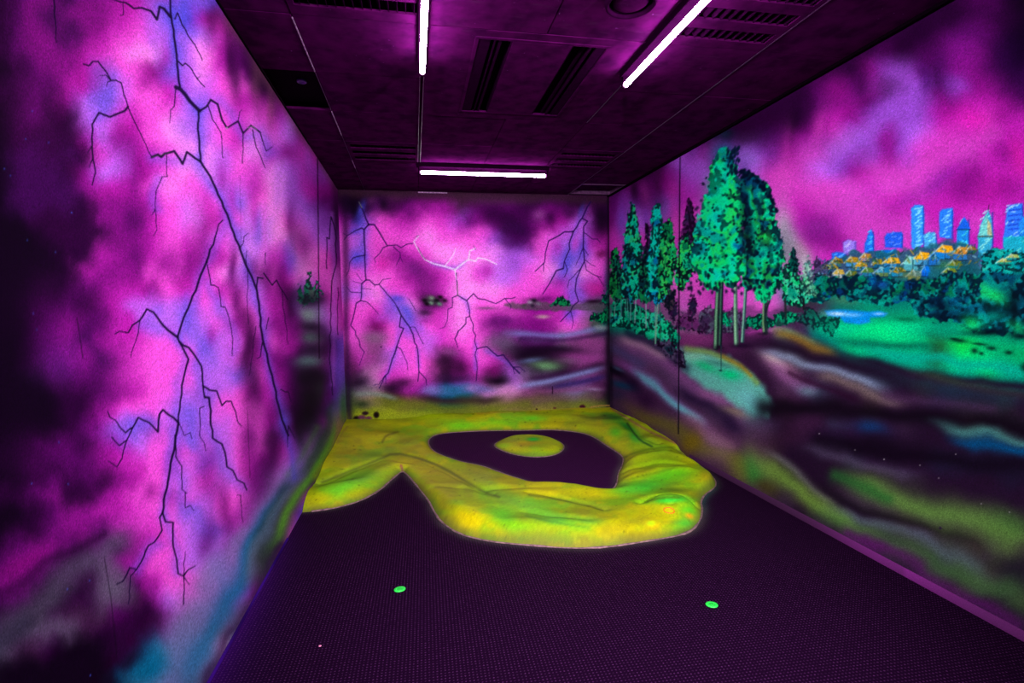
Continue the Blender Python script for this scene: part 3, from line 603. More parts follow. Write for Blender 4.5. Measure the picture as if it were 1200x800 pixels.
    M.line([(902,386),(930,394),(958,406),(985,418)], 6, (134,98,34), .75, 1.0, 7, sm=1)
    M.line([(876,398),(920,408),(965,422),(1020,438),(1080,452)], 8, (24,10,32), .8, 1.0, 10, sm=1)
    M.blob(914, 428, 22, 9, (176,112,166), .75, 28); M.blob(906, 420, 15, 5, (206,176,182), .6, 24)
    M.line([(882,408),(920,417),(960,430),(1000,444),(1050,460)], 5, (134,146,186), .7, 1.0, 7, sm=2)
    M.line([(900,432),(930,446),(965,462)], 8, (140,76,140), .6, 1.0, 7, sm=1); M.blob(948, 458, 15, 7, (88,116,136), .7, 20)
    M.line([(946,434),(985,450),(1025,464),(1070,476)], 7, (132,108,106), .6, 1.0, 8, sm=1); M.line([(925,436),(960,452),(1000,468)], 3.5, (40,8,36), .6, 1.0, 4)
    M.line([(1040,462),(1100,474),(1160,484)], 8, (66,36,74), .5, 1.0, 8)
    M.line([(894,476),(950,478),(1030,486),(1100,494),(1330,520)], 12, (11,3,15), .85, 1.0, 12)
    M.blob(925, 508, 36, 14, (50,20,48), .65); M.blob(975, 512, 30, 9, (44,16,58), .55)
    M.blob(1018, 503, 20, 9, (14,44,96), .85, 10); M.line([(960,520),(1060,530),(1180,545),(1330,560)], 12, (12,3,17), .8, 1.0, 16)
    M.line([(1080,494),(1130,506),(1180,516),(1240,526),(1300,534)], 5.5, (64,120,120), .75, 1.0, 8, sm=1); M.line([(1100,508),(1150,520),(1200,530),(1300,545)], 6, (0,62,112), .85, 1.0, 8, sm=1)
    # green streaks at the foot
    M.blob(840, 532, 18, 16, (132,100,110), .5, 40); M.blob(833, 510, 14, 10, (150,100,140), .5, 40); M.blob(812, 518, 9, 12, (116,90,20), .7, 20); M.blob(878, 548, 12, 12, (16,120,54), .85, 20); M.blob(862, 550, 14, 18, (110,112,44), .6, 30)
    M.line([(890,520),(925,545),(955,575),(990,598)], 5, (110,100,120), .55, 1.0, 6, sm=1)
    M.line([(864,520),(905,552),(945,580),(985,606),(1030,630)], 15, (112,146,56), .8, 1.0, 10, sm=2)
    M.blob(895, 566, 16, 8, (64,56,22), .7, 35); M.line([(870,575),(930,605),(1000,645)], 6, (60,40,40), .5, 1.0, 6)
    M.line([(960,590),(1010,606),(1060,622),(1105,645),(1140,660),(1180,690)], 9, (88,98,118), .6, 1.0, 14, sm=2)
    M.line([(945,592),(1020,632),(1080,655),(1120,672),(1170,690),(1240,725)], 11, (70,116,60), .6, 1.0, 18, sm=2)
    M.line([(935,552),(960,566),(990,590),(1060,608),(1120,626),(1170,645)], 6, (22,10,26), .85, 1.0, 7, sm=2)
    M.line([(930,522),(985,534),(1030,544),(1090,560)], 7, (78,62,96), .6, 1.0, 8, sm=1)
    M.line([(965,552),(1020,566),(1060,584),(1110,604),(1160,618),(1240,645)], 16, (100,142,60), .75, 1.0, 22, sm=2)
    M.line([(975,556),(1010,568),(1040,580)], 8, (34,88,40), .7, 1.0, 8); M.blob(1185, 612, 30, 16, (62,104,46), .5, 20)
    M.line([(1000,628),(1060,655),(1120,690),(1190,730)], 9, (84,20,92), .7, 1.0, 9); M.blob(1020, 640, 20, 8, (92,16,100), .5, 28)
    M.blob(1102, 618.5, 1.6, 1.4, (30,0,50), .9)
    # bushes before the town
    C2 = [(0,40,60),(0,96,110),(0,150,140),(0,110,96),(0,70,120)]
    M.crown([(940,352),(952,330),(975,326),(1000,330),(1020,324),(1060,326),(1100,322),(1150,318),(1200,310),(1330,300),(1330,400),(1200,392),(1140,384),(1110,374),(1076,372),(1060,352),(1020,360),(1000,354),(985,346),(960,352)], C2, 51, 6.5, 4, dark=.4, ay=1.0, thr=.58, darkcol=(0,20,40))
    M.crown([(1076,350),(1110,328),(1160,310),(1210,300),(1330,300),(1330,385),(1205,380),(1150,384),(1100,376),(1078,368)], [(0,26,44),(0,80,110),(0,120,120),(0,60,90)], 52, 7, 4, dark=.45, ay=1.0, thr=.54, darkcol=(0,12,28))
    for x, y, rx, ry, c, a in [(1165,346,17,9,(14,190,96),.85),(1152,338,8,8,(20,170,90),.6),(1138,378,11,9,(10,190,90),.8),(1160,374,16,9,(0,150,130),.6),(1105,360,14,8,(0,14,36),.8),(1120,350,10,6,(0,90,140),.5),(1192,385,12,8,(10,180,100),.7),(1188,350,14,14,(0,10,26),.7),(1158,390,26,4,(0,10,20),.9),(1196,394,12,4,(0,12,22),.9),(1096,345,8,6,(0,90,170),.6),(1024,335,6,6,(0,60,150),.6),(1188,366,4,22,(0,10,20),.7)]:
        M.blob(x, y, rx, ry, c, a, 25 if ry < 10 and c[1] > 150 else 0)
    for x, y, rx, ry in [(1124,399,9,2.6),(1142,411,4,3.4),(1162,408,6,2.5),(1182,413,5,2.6),(1118,397,5,1.6),(1148,403,9,1.6),(1150,414,3,2),(1200,430,5,5)]: M.blob(x, y, rx, ry, (0,26,20), .85, 6)
    # skyline
    def bld(pts, c, hi=None, seed=1, dk=(0,50,150)):
        M.poly(pts, (20,90,225), .5, 3.0); M.poly(pts, c, .96, 1.0, .7, 3, seed)
        P = np.array(pts); xa, ya, xb, yb = P[:,0].min(), P[:,1].min(), P[:,0].max(), P[:,1].max()
        M.line([(xb-.8, ya+3), (xb-.4, yb)], .9, dk, .6, .8)
        r = np.random.RandomState(seed)
        if hi is not None:
            for _ in range(int((yb - ya) / 2.6)):
                yy = r.uniform(ya + 2, yb - 2); xx = r.uniform(xa + 2, xb - 4)
                M.line([(xx, yy), (min(xx + r.uniform(2, 5), xb - 2), yy - r.uniform(0, 3))], .8, hi, .75, .8)
    bld([(975,297),(980,295),(992,296),(990,306),(975,309)], (30,90,215), (80,160,240), 1)
    bld([(988,284),(994,281),(1003,283),(1003,297),(989,297)], (140,110,220), (180,160,245), 2, (70,40,160))
    bld([(1013,296),(1013,288),(1017,276),(1021,269),(1024,276),(1024,296)], (20,100,220), (60,160,245), 3)
    bld([(1037,277),(1040,273),(1056,272),(1058,275),(1057,290),(1037,290)], (24,80,215), (90,130,240), 4)
    bld([(1026,294),(1050,292),(1050,303),(1026,303)], (0,90,190), (60,170,230), 5)
    bld([(1068,244),(1072,240),(1082,241),(1083,250),(1082,285),(1074,294),(1068,290)], (40,130,235), (130,205,255), 6)
    bld([(1101,248),(1104,245),(1116,244),(1117,250),(1115,280),(1101,278)], (30,110,235), (120,190,255), 7)
    bld([(1082,276),(1088,272),(1095,272),(1098,284),(1098,290),(1084,292)], (60,150,215), (130,215,240), 8)
    bld([(1122,268),(1126,262),(1130,255),(1134,260),(1136,268),(1134,290),(1121,290)], (20,120,210), (60,190,220), 9)
    M.poly([(1121,269),(1126,261),(1130,254),(1135,262),(1137,268)], (20,80,210), .9, .8); M.line([(1121,269),(1137,269)], .8, (0,20,60), .6, .6)
    bld([(1146,276),(1150,262),(1156,250),(1158,246),(1161,252),(1164,276),(1160,304),(1146,302)], (40,150,190), (140,215,215), 10)
    M.poly([(1146,276),(1151,262),(1157,248),(1157,275)], (110,190,190), .8, .8); M.poly([(1157,275),(1157,256),(1161,262),(1163,276)], (210,160,100), .7, .9); M.line([(1146,277),(1163,277)], .9, (60,50,30), .7, .6); M.line([(1158,247),(1159,240)], .5, (60,20,60), .9, .6)
    bld([(1176,280),(1180,244),(1184,240),(1198,238),(1199,256),(1197,285),(1176,290)], (40,110,235), (150,195,255), 11)
    for yy in (246,252,258,263,268): M.line([(1182,yy+1),(1196,yy-1)], 1.0, (20,50,190), .7, .7)
    bld([(1194,262),(1198,254),(1216,252),(1216,296),(1194,296)], (30,120,220), (110,190,240), 12)
    bld([(1176,278),(1205,276),(1240,278),(1240,300),(1176,300)], (20,150,180), (90,200,200), 13, (0,80,110))
    M.crown([(1150,300),(1165,290),(1180,292),(1210,296),(1250,290),(1250,320),(1150,320)], [(0,100,130),(0,140,140),(40,170,160)], 55, 4, 2, dark=.3, ay=.8)
    # roofs of the town
    M.poly([(958,316),(968,306),(985,302),(1000,292),(1020,296),(1060,292),(1080,290),(1110,282),(1140,286),(1150,300),(1150,326),(1110,332),(1060,332),(1020,320),(985,326),(960,326)], (20,76,96), .85, 2, 3, 5)
    r = np.random.RandomState(17)
    def house(x, y, w, h, roof, wall, sk=0):
        M.poly([(x-w*.5, y), (x+w*.42, y), (x+w*.42, y+h*.7), (x-w*.5, y+h*.7)], wall, .85, .9)
        M.poly([(x-w*.62, y+1), (x-w*.1+sk, y-h*.55), (x+w*.55, y-h*.45), (x+w*.72, y+h*.12), (x+w*.1, y+h*.18)], roof, .92, .9)
        M.line([(x-w*.66, y+2), (x-w*.1+sk, y-h*.58), (x+w*.1, y+h*.15)], .9, (190,205,210), .5, .9)
        M.line([(x-w*.5, y+h*.7), (x+w*.42, y+h*.7)], .8, (10,30,50), .7, .7)
        M.line([(x+w*.1, y), (x+w*.1, y+h*.7)], .7, (16,40,60), .5, .7)
    for a_ in [(968,314,10,8,(150,110,20),(90,140,180)),(980,307,12,9,(120,86,20),(60,110,150)),(982,320,11,9,(190,150,60),(190,190,200)),(997,322,12,10,(60,90,40),(210,200,180)),(998,306,13,10,(170,120,20),(60,130,200)),
               (1008,311,12,9,(200,140,20),(40,120,180)),(1014,301,11,8,(170,110,40),(170,130,140)),(1016,318,12,9,(70,110,40),(20,110,150)),(1028,308,10,9,(110,100,20),(10,80,120)),(1044,307,16,11,(220,150,20),(40,120,190)),
               (1034,318,16,9,(16,110,160),(90,110,60)),(1052,318,14,9,(90,80,20),(16,120,180)),(1068,308,18,14,(110,190,190),(70,150,170)),(1080,302,16,13,(226,150,10),(60,130,180)),(1072,322,16,10,(80,110,110),(110,110,60)),
               (1106,294,17,13,(230,150,10),(20,110,200)),(1126,296,17,13,(190,120,40),(30,100,180)),(1096,302,15,13,(16,110,190),(20,90,190)),(1118,310,15,9,(110,110,20),(20,110,110)),(1138,292,9,7,(130,90,30),(20,70,90)),
               (1112,318,13,8,(110,120,30),(30,100,90)),(1084,317,8,10,(0,90,200),(0,70,190)),(1176,306,13,6,(170,160,70),(30,130,110)),(1186,301,12,6,(160,170,90),(20,140,150)),(964,320,10,6,(60,140,220),(120,170,220))]: house(*a_)
    r = np.random.RandomState(23)
    for _ in range(150):      # loose brush marks over the roofs
        x = r.uniform(962, 1148); yb = 318 - (x - 962) * .10 + r.uniform(-12, 9); c = [(0,60,80),(20,100,150),(120,100,20),(10,30,50),(120,170,190),(40,90,40),(200,140,20)][r.randint(7)]
        M.line([(x, yb), (x + r.uniform(-5, 5), yb + r.uniform(-5, 5))], r.uniform(.5, 1.1), c, .6, .9)
    M.crown([(955,322),(975,326),(1010,322),(1035,326),(1060,330),(1100,322),(1120,318),(1150,322),(1150,345),(1060,350),(955,345)], [(0,60,80),(0,120,120),(0,90,60),(0,40,90)], 56, 4.5, 3, dark=.4, ay=1.1, darkcol=(0,14,34), thr=.52)
    for x, y, rx, ry, c, a in [(1022,330,5,7,(0,80,190),.6),(1034,334,6,5,(20,70,190),.5),(1086,316,4,8,(0,100,220),.6),(1105,310,9,5,(50,110,50),.5),(1130,312,9,7,(0,60,70),.6),(1062,322,10,4,(110,104,50),.5)]: M.blob(x, y, rx, ry, c, a)
    # pale mist sprayed round the crowns
    for x, y, rx, ry, c, a in [(917,270,7,34,(150,160,170),.45),(925,300,12,22,(130,150,150),.5),(735,262,14,20,(90,90,170),.35),(774,250,12,16,(90,110,170),.35),(842,180,18,18,(40,90,130),.5),(808,345,12,14,(220,110,200),.5),(826,335,10,12,(214,70,190),.6),
                                (808,362,18,7,(170,140,180),.6),(760,355,24,8,(214,110,190),.6),(838,352,40,14,(206,70,190),.75),(885,350,14,14,(206,84,190),.7),(905,345,12,12,(210,90,196),.6),(868,345,16,10,(214,80,200),.6),(806,350,9,16,(200,80,196),.6)]: M.blob(x, y, rx, ry, c, a)
    # left row of trees: bushes, trunks, crowns
    M.poly([(706,345),(716,350),(730,352),(745,345),(775,352),(795,362),(812,366),(835,368),(880,360),(940,365),(940,378),(880,388),(835,392),(800,388),(770,386),(716,376)], (70,40,80), .55, 3, 3, 7)
    M.crown([(716,352),(735,349),(752,362),(770,366),(788,380),(798,398),(790,414),(770,402),(742,388),(716,382)], [(0,140,110),(0,205,140),(40,226,170),(0,120,140)], 61, 3.2, 2, dark=.35, thr=.55)
    M.line([(735,386),(765,404),(790,420),(806,428)], 5, (20,20,50), .6, 1.0, 6)
    M.crown([(768,400),(784,398),(800,414),(806,424),(800,432),(784,420)], [(30,20,50),(90,70,110),(20,40,60)], 62, 3, 2.5, dark=.5, darkcol=(20,6,30))
    M.crown([(790,384),(800,368),(812,372),(830,368),(845,380),(870,378),(884,372),(892,384),(860,388),(820,390)], [(60,20,70),(110,40,110),(50,60,80)], 63, 3, 3, dark=.4, darkcol=(24,4,30))
    M.crown([(818,388),(822,368),(832,358),(840,364),(860,362),(872,372),(868,386)], [(60,60,90),(90,100,120),(60,40,80)], 64, 3.5, 4, dark=.4, darkcol=(30,10,40), a=.8)
    M.crown([(872,382),(876,370),(890,368),(898,372),(906,374),(910,368),(920,364),(936,370),(930,378),(900,384),(884,384)], [(0,120,90),(0,160,110),(20,60,60)], 65, 3.2, 2, dark=.35)
    M.crown([(930,374),(945,360),(965,368),(985,372),(975,392),(955,384)], [(0,110,90),(0,70,60)], 66, 3.6, 4, dark=.5, a=.75, thr=.5)
    M.crown([(842,378),(844,366),(852,364),(858,372),(856,382)], [(0,150,110),(0,180,120)], 67, 3, 2, dark=.2)
    for x0_, y0_, x1_, y1_, w, c in [(745,348,744,378,.7,(130,190,180)),(739,350,739,375,.6,(110,180,170)),(728,350,728,372,.5,(90,160,160)),(721,352,720,370,.5,(120,180,170)),(757,350,757,384,.6,(150,190,190)),(762,352,761,380,.5,(60,90,110)),(768,352,768,398,.8,(110,170,160)),
                    (733,350,733,368,.4,(120,190,170)),(771,350,768,402,.9,(120,190,160)),(773,356,774,400,.7,(40,120,100)),(764,350,770,358,.5,(110,160,150)),(735,350,736,372,.4,(100,170,160)),(751,352,751,372,.4,(70,110,120))]:
        M.line([(x0_, y0_), (x1_, y1_)], w, c, .85, .7)
    for cx, top, w in [(789,346,5),(811,343,5)]:
        M.line([(cx, top + 20), (cx, 378)], .7, (50,20,60), .9, .7)
        M.crown([(cx-1,top),(cx+3,top+2),(cx+w,top+14),(cx+w-1,top+24),(cx,top+30),(cx-w,top+22),(cx-w+1,top+12)], [(60,16,70),(30,30,60),(90,30,90)], int(cx), 2.2, 1.6, dark=.4, darkcol=(30,6,40))
    M.crown([(776,352),(784,338),(792,340),(790,358),(784,366)], [(40,20,60),(70,50,70)], 69, 2.4, 2, dark=.4)
    # smaller crowns
    TG = [(0,110,130),(0,180,160),(0,220,150),(30,226,110),(0,160,170)]
    M.crown([(712,345),(716,300),(720,290),(725,296),(729,312),(732,345),(722,354)], [(0,60,40),(20,170,70),(0,110,80)], 71, 2.6, 2, dark=.45, ay=1.5)
    M.crown([(752,340),(757,262),(762,266),(766,300),(764,345)], [(40,8,52),(70,20,90),(20,30,60)], 72, 2.8, 2, dark=.5, darkcol=(22,4,30), ay=1.5)
    M.crown([(727,345),(729,300),(734,258),(739,238),(743,240),(748,262),(753,290),(757,330),(752,350),(738,354)], [(0,130,150),(0,226,150),(0,205,175),(40,232,125),(0,120,140)], 73, 3.0, 1.8, dark=.4, ay=1.6)
    M.crown([(747,348),(751,300),(756,292),(762,320),(762,352),(754,356)], [(0,70,70),(10,150,80),(0,50,60)], 74, 2.8, 1.6, dark=.5, ay=1.5)
    M.crown([(757,345),(760,290),(764,250),(769,234),(774,240),(778,270),(781,310),(781,345),(772,358),(762,352)], [(0,150,200),(0,215,200),(0,236,186),(0,160,150),(0,120,180)], 75, 3.2, 1.8, dark=.35, ay=1.5)
    M.crown([(771,300),(777,262),(784,254),(789,262),(792,300),(790,330),(783,346),(773,350)], [(0,120,70),(60,226,96),(0,180,110),(20,140,60)], 76, 3.0, 2, dark=.45, ay=1.3)
    M.crown([(796,290),(800,260),(806,232),(811,236),(815,262),(816,290)], [(50,12,64),(80,24,90),(40,30,70)], 77, 3, 2, dark=.5, darkcol=(26,4,34), ay=1.5)
    M.crown([(789,330),(793,300),(799,278),(806,272),(813,290),(814,318),(806,332),(797,340)], [(0,120,80),(50,220,90),(0,190,140),(0,100,90)], 78, 3.0, 2.4, dark=.45, ay=1.3)
    # back crowns and lone trees right of the big pair
    M.crown([(896,330),(898,280),(906,270),(914,268),(918,300),(918,330),(906,344)], [(0,150,110),(0,190,120),(0,120,110)], 79, 3.4, 2.5, dark=.4)
    M.crown([(916,352),(920,316),(928,292),(934,310),(938,330),(948,325),(952,345),(940,360),(924,358)], [(0,110,80),(0,180,100),(60,190,150),(0,130,110)], 80, 3.2, 2.6, dark=.4)
    M.blob(944, 308, 8, 13, (170,220,190), .6); M.crown([(938,340),(942,312),(947,300),(953,318),(956,345)], [(60,170,130),(140,210,170),(0,110,100)], 81, 3, 3, dark=.3, a=.7)
    M.crown([(924,318),(927,294),(930,290),(934,300),(936,320)], [(0,40,50),(0,80,70)], 82, 2.6, 2, dark=.5); M.crown([(952,322),(956,300),(962,306),(970,304),(974,322)], [(70,20,90),(50,60,90)], 83, 2.6, 3, dark=.4, a=.8)
    for pts, w, w2, c in [([(898,352),(896,376),(897,389)],2.2,3,(20,40,40)),([(895,350),(894,378),(895,388)],.8,1.2,(110,150,110)),([(902,352),(897,366)],1.2,1,(20,30,40)),([(920,350),(921,372)],1.2,1.4,(30,30,40)),([(942,350),(942,362)],1,1.4,(20,20,30))]: M.line(pts, w, c, .9, .6, w2)
    for pts, w, w2, dk, lt in [([(842,330),(840,370),(839,407)],2.6,3.0,(16,34,34),(120,180,140)),([(846,330),(845,372),(844,404)],2.0,2.0,(10,20,30),(60,110,90)),([(862,334),(862,372),(863,403)],2.0,2.8,(60,90,84),(150,210,170)),([(874,338),(872,372),(870,400)],1.8,2.0,(40,70,80),(130,190,170))]:
        M.line(pts, w, dk, .95, .45, w2); M.line([(x - .9, y) for x, y in pts], w * .45, lt, .85, .7, w2 * .5)
    M.blob(869, 405, 14, 3, (24,6,34), .8); M.blob(842, 407, 6, 3, (20,8,28), .8); M.blob(895, 391, 8, 2, (24,14,30), .7)
    M.crown([(886,352),(885,338),(890,326),(897,318),(904,326),(908,340),(904,350),(894,354)], [(0,190,120),(0,210,130),(10,180,110)], 84, 3.4, 1.6, dark=.1, thr=.7)
    # the two great crowns
    BG = [(0,120,176),(0,204,184),(0,240,176),(0,240,140),(30,232,100),(0,170,156)]
    M.crown([(868,328),(866,250),(864,215),(872,200),(880,204),(890,208),(900,215),(905,232),(910,250),(909,262),(916,272),(917,300),(912,330),(900,340),(885,336),(876,342)], [(0,50,80),(0,150,140),(0,200,140),(20,150,70),(0,80,110)], 85, 5.4, 3, dark=.40, ay=1.2, thr=.57, darkcol=(2,12,34))
    M.crown([(808,310),(813,270),(822,245),(828,222),(832,200),(840,182),(848,172),(856,176),(862,190),(866,210),(870,235),(872,262),(874,300),(868,330),(858,338),(846,334),(838,340),(826,336),(818,322)], BG, 86, 5.8, 3, dark=.30, ay=1.2, thr=.61, darkcol=(0,24,44))
    for x, y, rx, ry, c, a in [(846,178,9,10,(0,80,120),.6),(854,190,6,14,(0,100,170),.6),(843,214,13,12,(0,210,120),.5),(833,240,9,14,(0,190,170),.45),(845,232,8,14,(0,200,110),.4),(872,240,6,34,(2,6,28),.65),(876,280,8,30,(4,4,20),.65),(872,215,6,14,(0,50,100),.5),(884,214,12,5,(0,70,130),.5),(894,224,8,8,(0,180,170),.5),(888,245,8,8,(0,130,90),.4),(896,282,8,8,(40,200,40),.55),
                         (826,300,9,12,(0,200,130),.4),(850,300,8,22,(0,210,110),.45),(905,300,8,14,(0,190,130),.4),(830,262,8,10,(0,190,190),.4)]: M.blob(x, y, rx, ry, c, a)
    r = np.random.RandomState(8)
    for _ in range(240):      # single dark leaves
        x = r.uniform(812, 914); y = r.uniform(176, 338)
        ins = (y > 176 + abs(x - 848) * 1.2) and (x > 812 + (250 - min(y, 250)) * .2)
        if ins: M.blob(x, y, r.uniform(1.0, 2.2), r.uniform(1.0, 2.4), (0,12,30), r.uniform(.5, .95), r.uniform(0, 90), 1.6)
    for _ in range(60):
        x = r.uniform(852, 866); y = r.uniform(172, 205); M.blob(x, y, 1.4, 2.6, (0,20,44), .8, 20, 1.6)
    for _ in range(70):
        t = r.rand(); x = 868 + 44 * t + r.uniform(-2, 2); y = 202 + 45 * t * t + r.uniform(-4, 6); M.blob(x, y, 1.8, 2.2, (0,10,36), .85, r.uniform(0, 60), 1.6)
    for _ in range(50):
        x = r.uniform(806, 914); M.blob(x, 338 + r.uniform(-8, 6), 1.8, 2.4, (10,16,40), .8, 0, 1.6)
    # joints in the boards
    M.line([(797,181),(796,300),(795.5,420),(795,508)], .7, (8,4,18), .9, .6); M.line([(794.6,210),(793.6,500)], .4, (110,60,130), .35, .6)
    M.line([(845,404),(845,432)], .5, (20,50,60), .7, .6); M.blob(844.5, 434, 1.8, 1.2, (10,30,40), .9)
    for x, y in [(1002,527),(1036,538),(1078,545),(1120,532),(1150,590),(1100,560),(1183,600),(960,508)]: M.blob(x, y, .7, .7, (190,170,190), .8)
    return M

# ================================================================= the room shell
RNG = np.random.RandomState(4)
def albedo(c, E, grain=.085):
    c = np.clip(c * (1 + RNG.normal(0, grain, len(c)))[:, None], 0, 1)
    return np.clip(lin(c) / E, .0004, .93)
def pitch_line(sk0, sk1, n, axis):
    """positions along a wall spaced as the painter's grid: fine where the brushwork is fine"""
    t = np.linspace(sk0, sk1, n); out = []
    for p in t:
        d = ray(p, 400); s = (XL if axis == 'L' else XR) / d[0]; out.append(d[1] * s)
    return np.array(out)
M_L, M_B, M_R = paint_left(), paint_back(), paint_right()
pm = paint_mat('mural_spray_paint')
# left wall
ys = pitch_line(-140, 404, 690, 'L'); ys[-1] = YB; ys = np.r_[np.linspace(YN, ys[0] - .05, 14), ys]; zs = np.linspace(0, ZC, 860)
Y, Z = np.meshgrid(ys, zs, indexing='ij'); P = np.c_[np.full(Y.size, XL), Y.ravel(), Z.ravel()]
Pq = P.copy(); Pq[:, 1] = np.maximum(Pq[:, 1], ys[14]); px, py = project(Pq)
tag(grid_mesh('wall_left', P, len(ys), len(zs), albedo(M_L.sample(px, py), E_WALL * 1.12), pm, [(XL - .12, XL - .003, YN, YB, 0, ZC)]), kind='structure')
# end wall
xs = np.linspace(XL, XR, 440); zs = np.linspace(0, ZC, 380)
X, Z = np.meshgrid(xs, zs, indexing='ij'); P = np.c_[X.ravel(), np.full(X.size, YB), Z.ravel()]; px, py = project(P)
tag(grid_mesh('wall_back', P, len(xs), len(zs), albedo(M_B.sample(px, py), E_WALL * 1.06), pm, [(XL - .12, XR + .12, YB + .003, YB + .12, 0, ZC)], flip=False), kind='structure')
# right wall
ys = pitch_line(716, 1330, 730, 'R'); ys[0] = YB; ys = np.r_[ys, np.linspace(ys[-1] - .05, YN, 14)][::-1]; zs = np.linspace(0, ZC, 820)
Y, Z = np.meshgrid(ys, zs, indexing='ij'); P = np.c_[np.full(Y.size, XR), Y.ravel(), Z.ravel()]
Pq = P.copy(); Pq[:, 1] = np.maximum(Pq[:, 1], ys[14]); px, py = project(Pq)
tag(grid_mesh('wall_right', P, len(ys), len(zs), albedo(M_R.sample(px, py), E_WALL), pm, [(XR + .003, XR + .12, YN, YB, 0, ZC)], flip=True), kind='structure')
# near wall, behind the lens
m_black = mat('black_wall_paint', (.012, .004, .016), .8, .2, .4)
bm = bmesh.new(); box(bm, XL - .12, XR + .12, YN - .12, YN, 0, ZC); tag(obj('wall_front', bm, m_black), kind='structure')

# ----------------------------------------------------------------- outline of the moulded green
def lv(pts, z=0): return [on_level(x, y, z) for x, y in pts]
front = lv([(356.5,600),(368,599),(395,595),(422.5,587),(444.5,575),(461,560),(471.5,551.5),(479,558),(486,566.5),(502,586),(508,598),(516,611),(538,626),(574,634.5),(615,638.5),(669,642.5),(710,641.5),(765,633),(798,627),(812,621),(821,609),(823,597),(821,588),(825,580),(838,571),(839,564),(829,552),(818,540),(808,531)])
front = [(XL + .004, front[0][1])] + [(min(max(x, XL + .004), XR - .02), y) for x, y in front[1:]]
outer = front + [(XR, 4.62), (XR, YB), (XL, YB)]
hole = lv([(501,518),(505,512),(514,508.5),(532,506.5),(574,504.5),(615,504.5),(640,503.5),(662,504.5),(684,507.5),(698,513),(709,521),(722,529),(731,536)]) + lv([(729,542),(724,550),(723,562),(718,569),(705,570),(688,567),(655,565),(627,563),(608,556),(587,549.5),(565,541),(541,537),(519,530),(506,524)], .035)
isle = lv([(577,522),(586,516),(600,512.5),(622,511),(642,513),(655,517),(662,522),(659,529),(648,534),(630,536),(608,534),(590,529)])
def smooth_loop(pts, n=2, lock=()):
    P = [np.array(p, float) for p in pts]
    for _ in range(n):
        Q = []
        for k in range(len(P)):
            a, b = P[k], P[(k + 1) % len(P)]; Q += [a * .75 + b * .25, a * .25 + b * .75]
        P = Q
    return np.array(P)
hole = smooth_loop(hole); isle = smooth_loop(isle)
def nearest(Pl, X, Y, closed=True):
    D = np.full(X.shape, 1e9); NX = np.zeros(X.shape); NY = np.zeros(X.shape); n = len(Pl)
    for k in range(n if closed else n - 1):
        p, q = Pl[k], Pl[(k + 1) % n]; d = np.array(q) - np.array(p); LL = d @ d + 1e-12
        t = np.clip(((X - p[0]) * d[0] + (Y - p[1]) * d[1]) / LL, 0, 1); x = p[0] + t * d[0]; y = p[1] + t * d[1]
        e = np.hypot(X - x, Y - y); m_ = e < D; D[m_] = e[m_]; NX[m_] = x[m_]; NY[m_] = y[m_]
    return D, NX, NY
def inside(Pl, X, Y):
    ins = np.zeros(X.shape, bool); n = len(Pl)
    for k in range(n):
        p, q = Pl[k], Pl[(k + 1) % n]
        if abs(q[1] - p[1]) > 1e-12: ins ^= ((p[1] > Y) != (q[1] > Y)) & (X < (q[0] - p[0]) * (Y - p[1]) / (q[1] - p[1]) + p[0])
    return ins
fr = np.array(front); fs = [fr[0]]
for k in range(len(fr) - 1): fs += [fr[k] * .78 + fr[k + 1] * .22, fr[k] * .22 + fr[k + 1] * .78]
front_s = np.array(fs + [fr[-1], np.array([XR - .004, 4.62])]); outer_s = np.vstack([front_s, [(XR, YB), (XL, YB)]])

# ----------------------------------------------------------------- floor: dark studded matting, overspray round the green
xs = np.linspace(XL - .1, XR + .1, 150); ysf = np.r_[np.linspace(YN - .1, 2.2, 60)[:-1], np.linspace(2.2, YB + .1, 220)]
X, Y = np.meshgrid(xs, ysf, indexing='ij'); xf, yf = X.ravel(), Y.ravel()
dO, _, _ = nearest(front_s, xf, yf, False); dH, _, _ = nearest(hole, xf, yf); dI, _, _ = nearest(isle, xf, yf)
dd = np.minimum(np.minimum(dO, dH), dI + .01)
base = np.tile(np.array([.0066, .0009, .0088]), (len(xf), 1)); inh = inside(hole, xf, yf); base[inh] = (.022, .0035, .025)
spray = np.exp(-(dd / .034) ** 1.5) * .5; pn = vnoise(xf, yf, .16, 3)
rim = np.array([.07, .07, .055])[None] * (.4 + .9 * pn[:, None]); ta = (np.exp(-((xf - 2.05) ** 2 + (yf - 3.72) ** 2) / .09))[:, None]
rim = rim * (1 - .8 * ta) + np.array([.02, .16, .12]) * .8 * ta
base = base * (1 - spray[:, None]) + rim * spray[:, None]
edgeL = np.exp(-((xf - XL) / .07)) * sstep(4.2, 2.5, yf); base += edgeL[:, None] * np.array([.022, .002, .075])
fl = grid_mesh('floor', np.c_[xf, yf, np.zeros(len(xf))], len(xs), len(ysf), base, pm, [(XL - .1, XR + .1, YN - .1, YB + .1, -.1, -.003)]); tag(fl, kind='structure')
m = bpy.data.materials.new('studded_rubber_matting'); m.use_nodes = True; nt = m.node_tree; L = nt.links.new; N = nt.nodes.new; b = nt.nodes['Principled BSDF']
b.inputs['Roughness'].default_value = .7; b.inputs['Specular IOR Level'].default_value = .02
tc = N('ShaderNodeTexCoord'); mp = N('ShaderNodeMapping'); mp.inputs['Scale'].default_value = (62, 62, 62); mp.inputs['Rotation'].default_value = (0, 0, .02)
L(tc.outputs['Object'], mp.inputs['Vector']); fr_ = N('ShaderNodeVectorMath'); fr_.operation = 'FRACTION'; L(mp.outputs['Vector'], fr_.inputs[0])
sb = N('ShaderNodeVectorMath'); sb.operation = 'SUBTRACT'; sb.inputs[1].default_value = (.5, .5, 0); L(fr_.outputs['Vector'], sb.inputs[0])
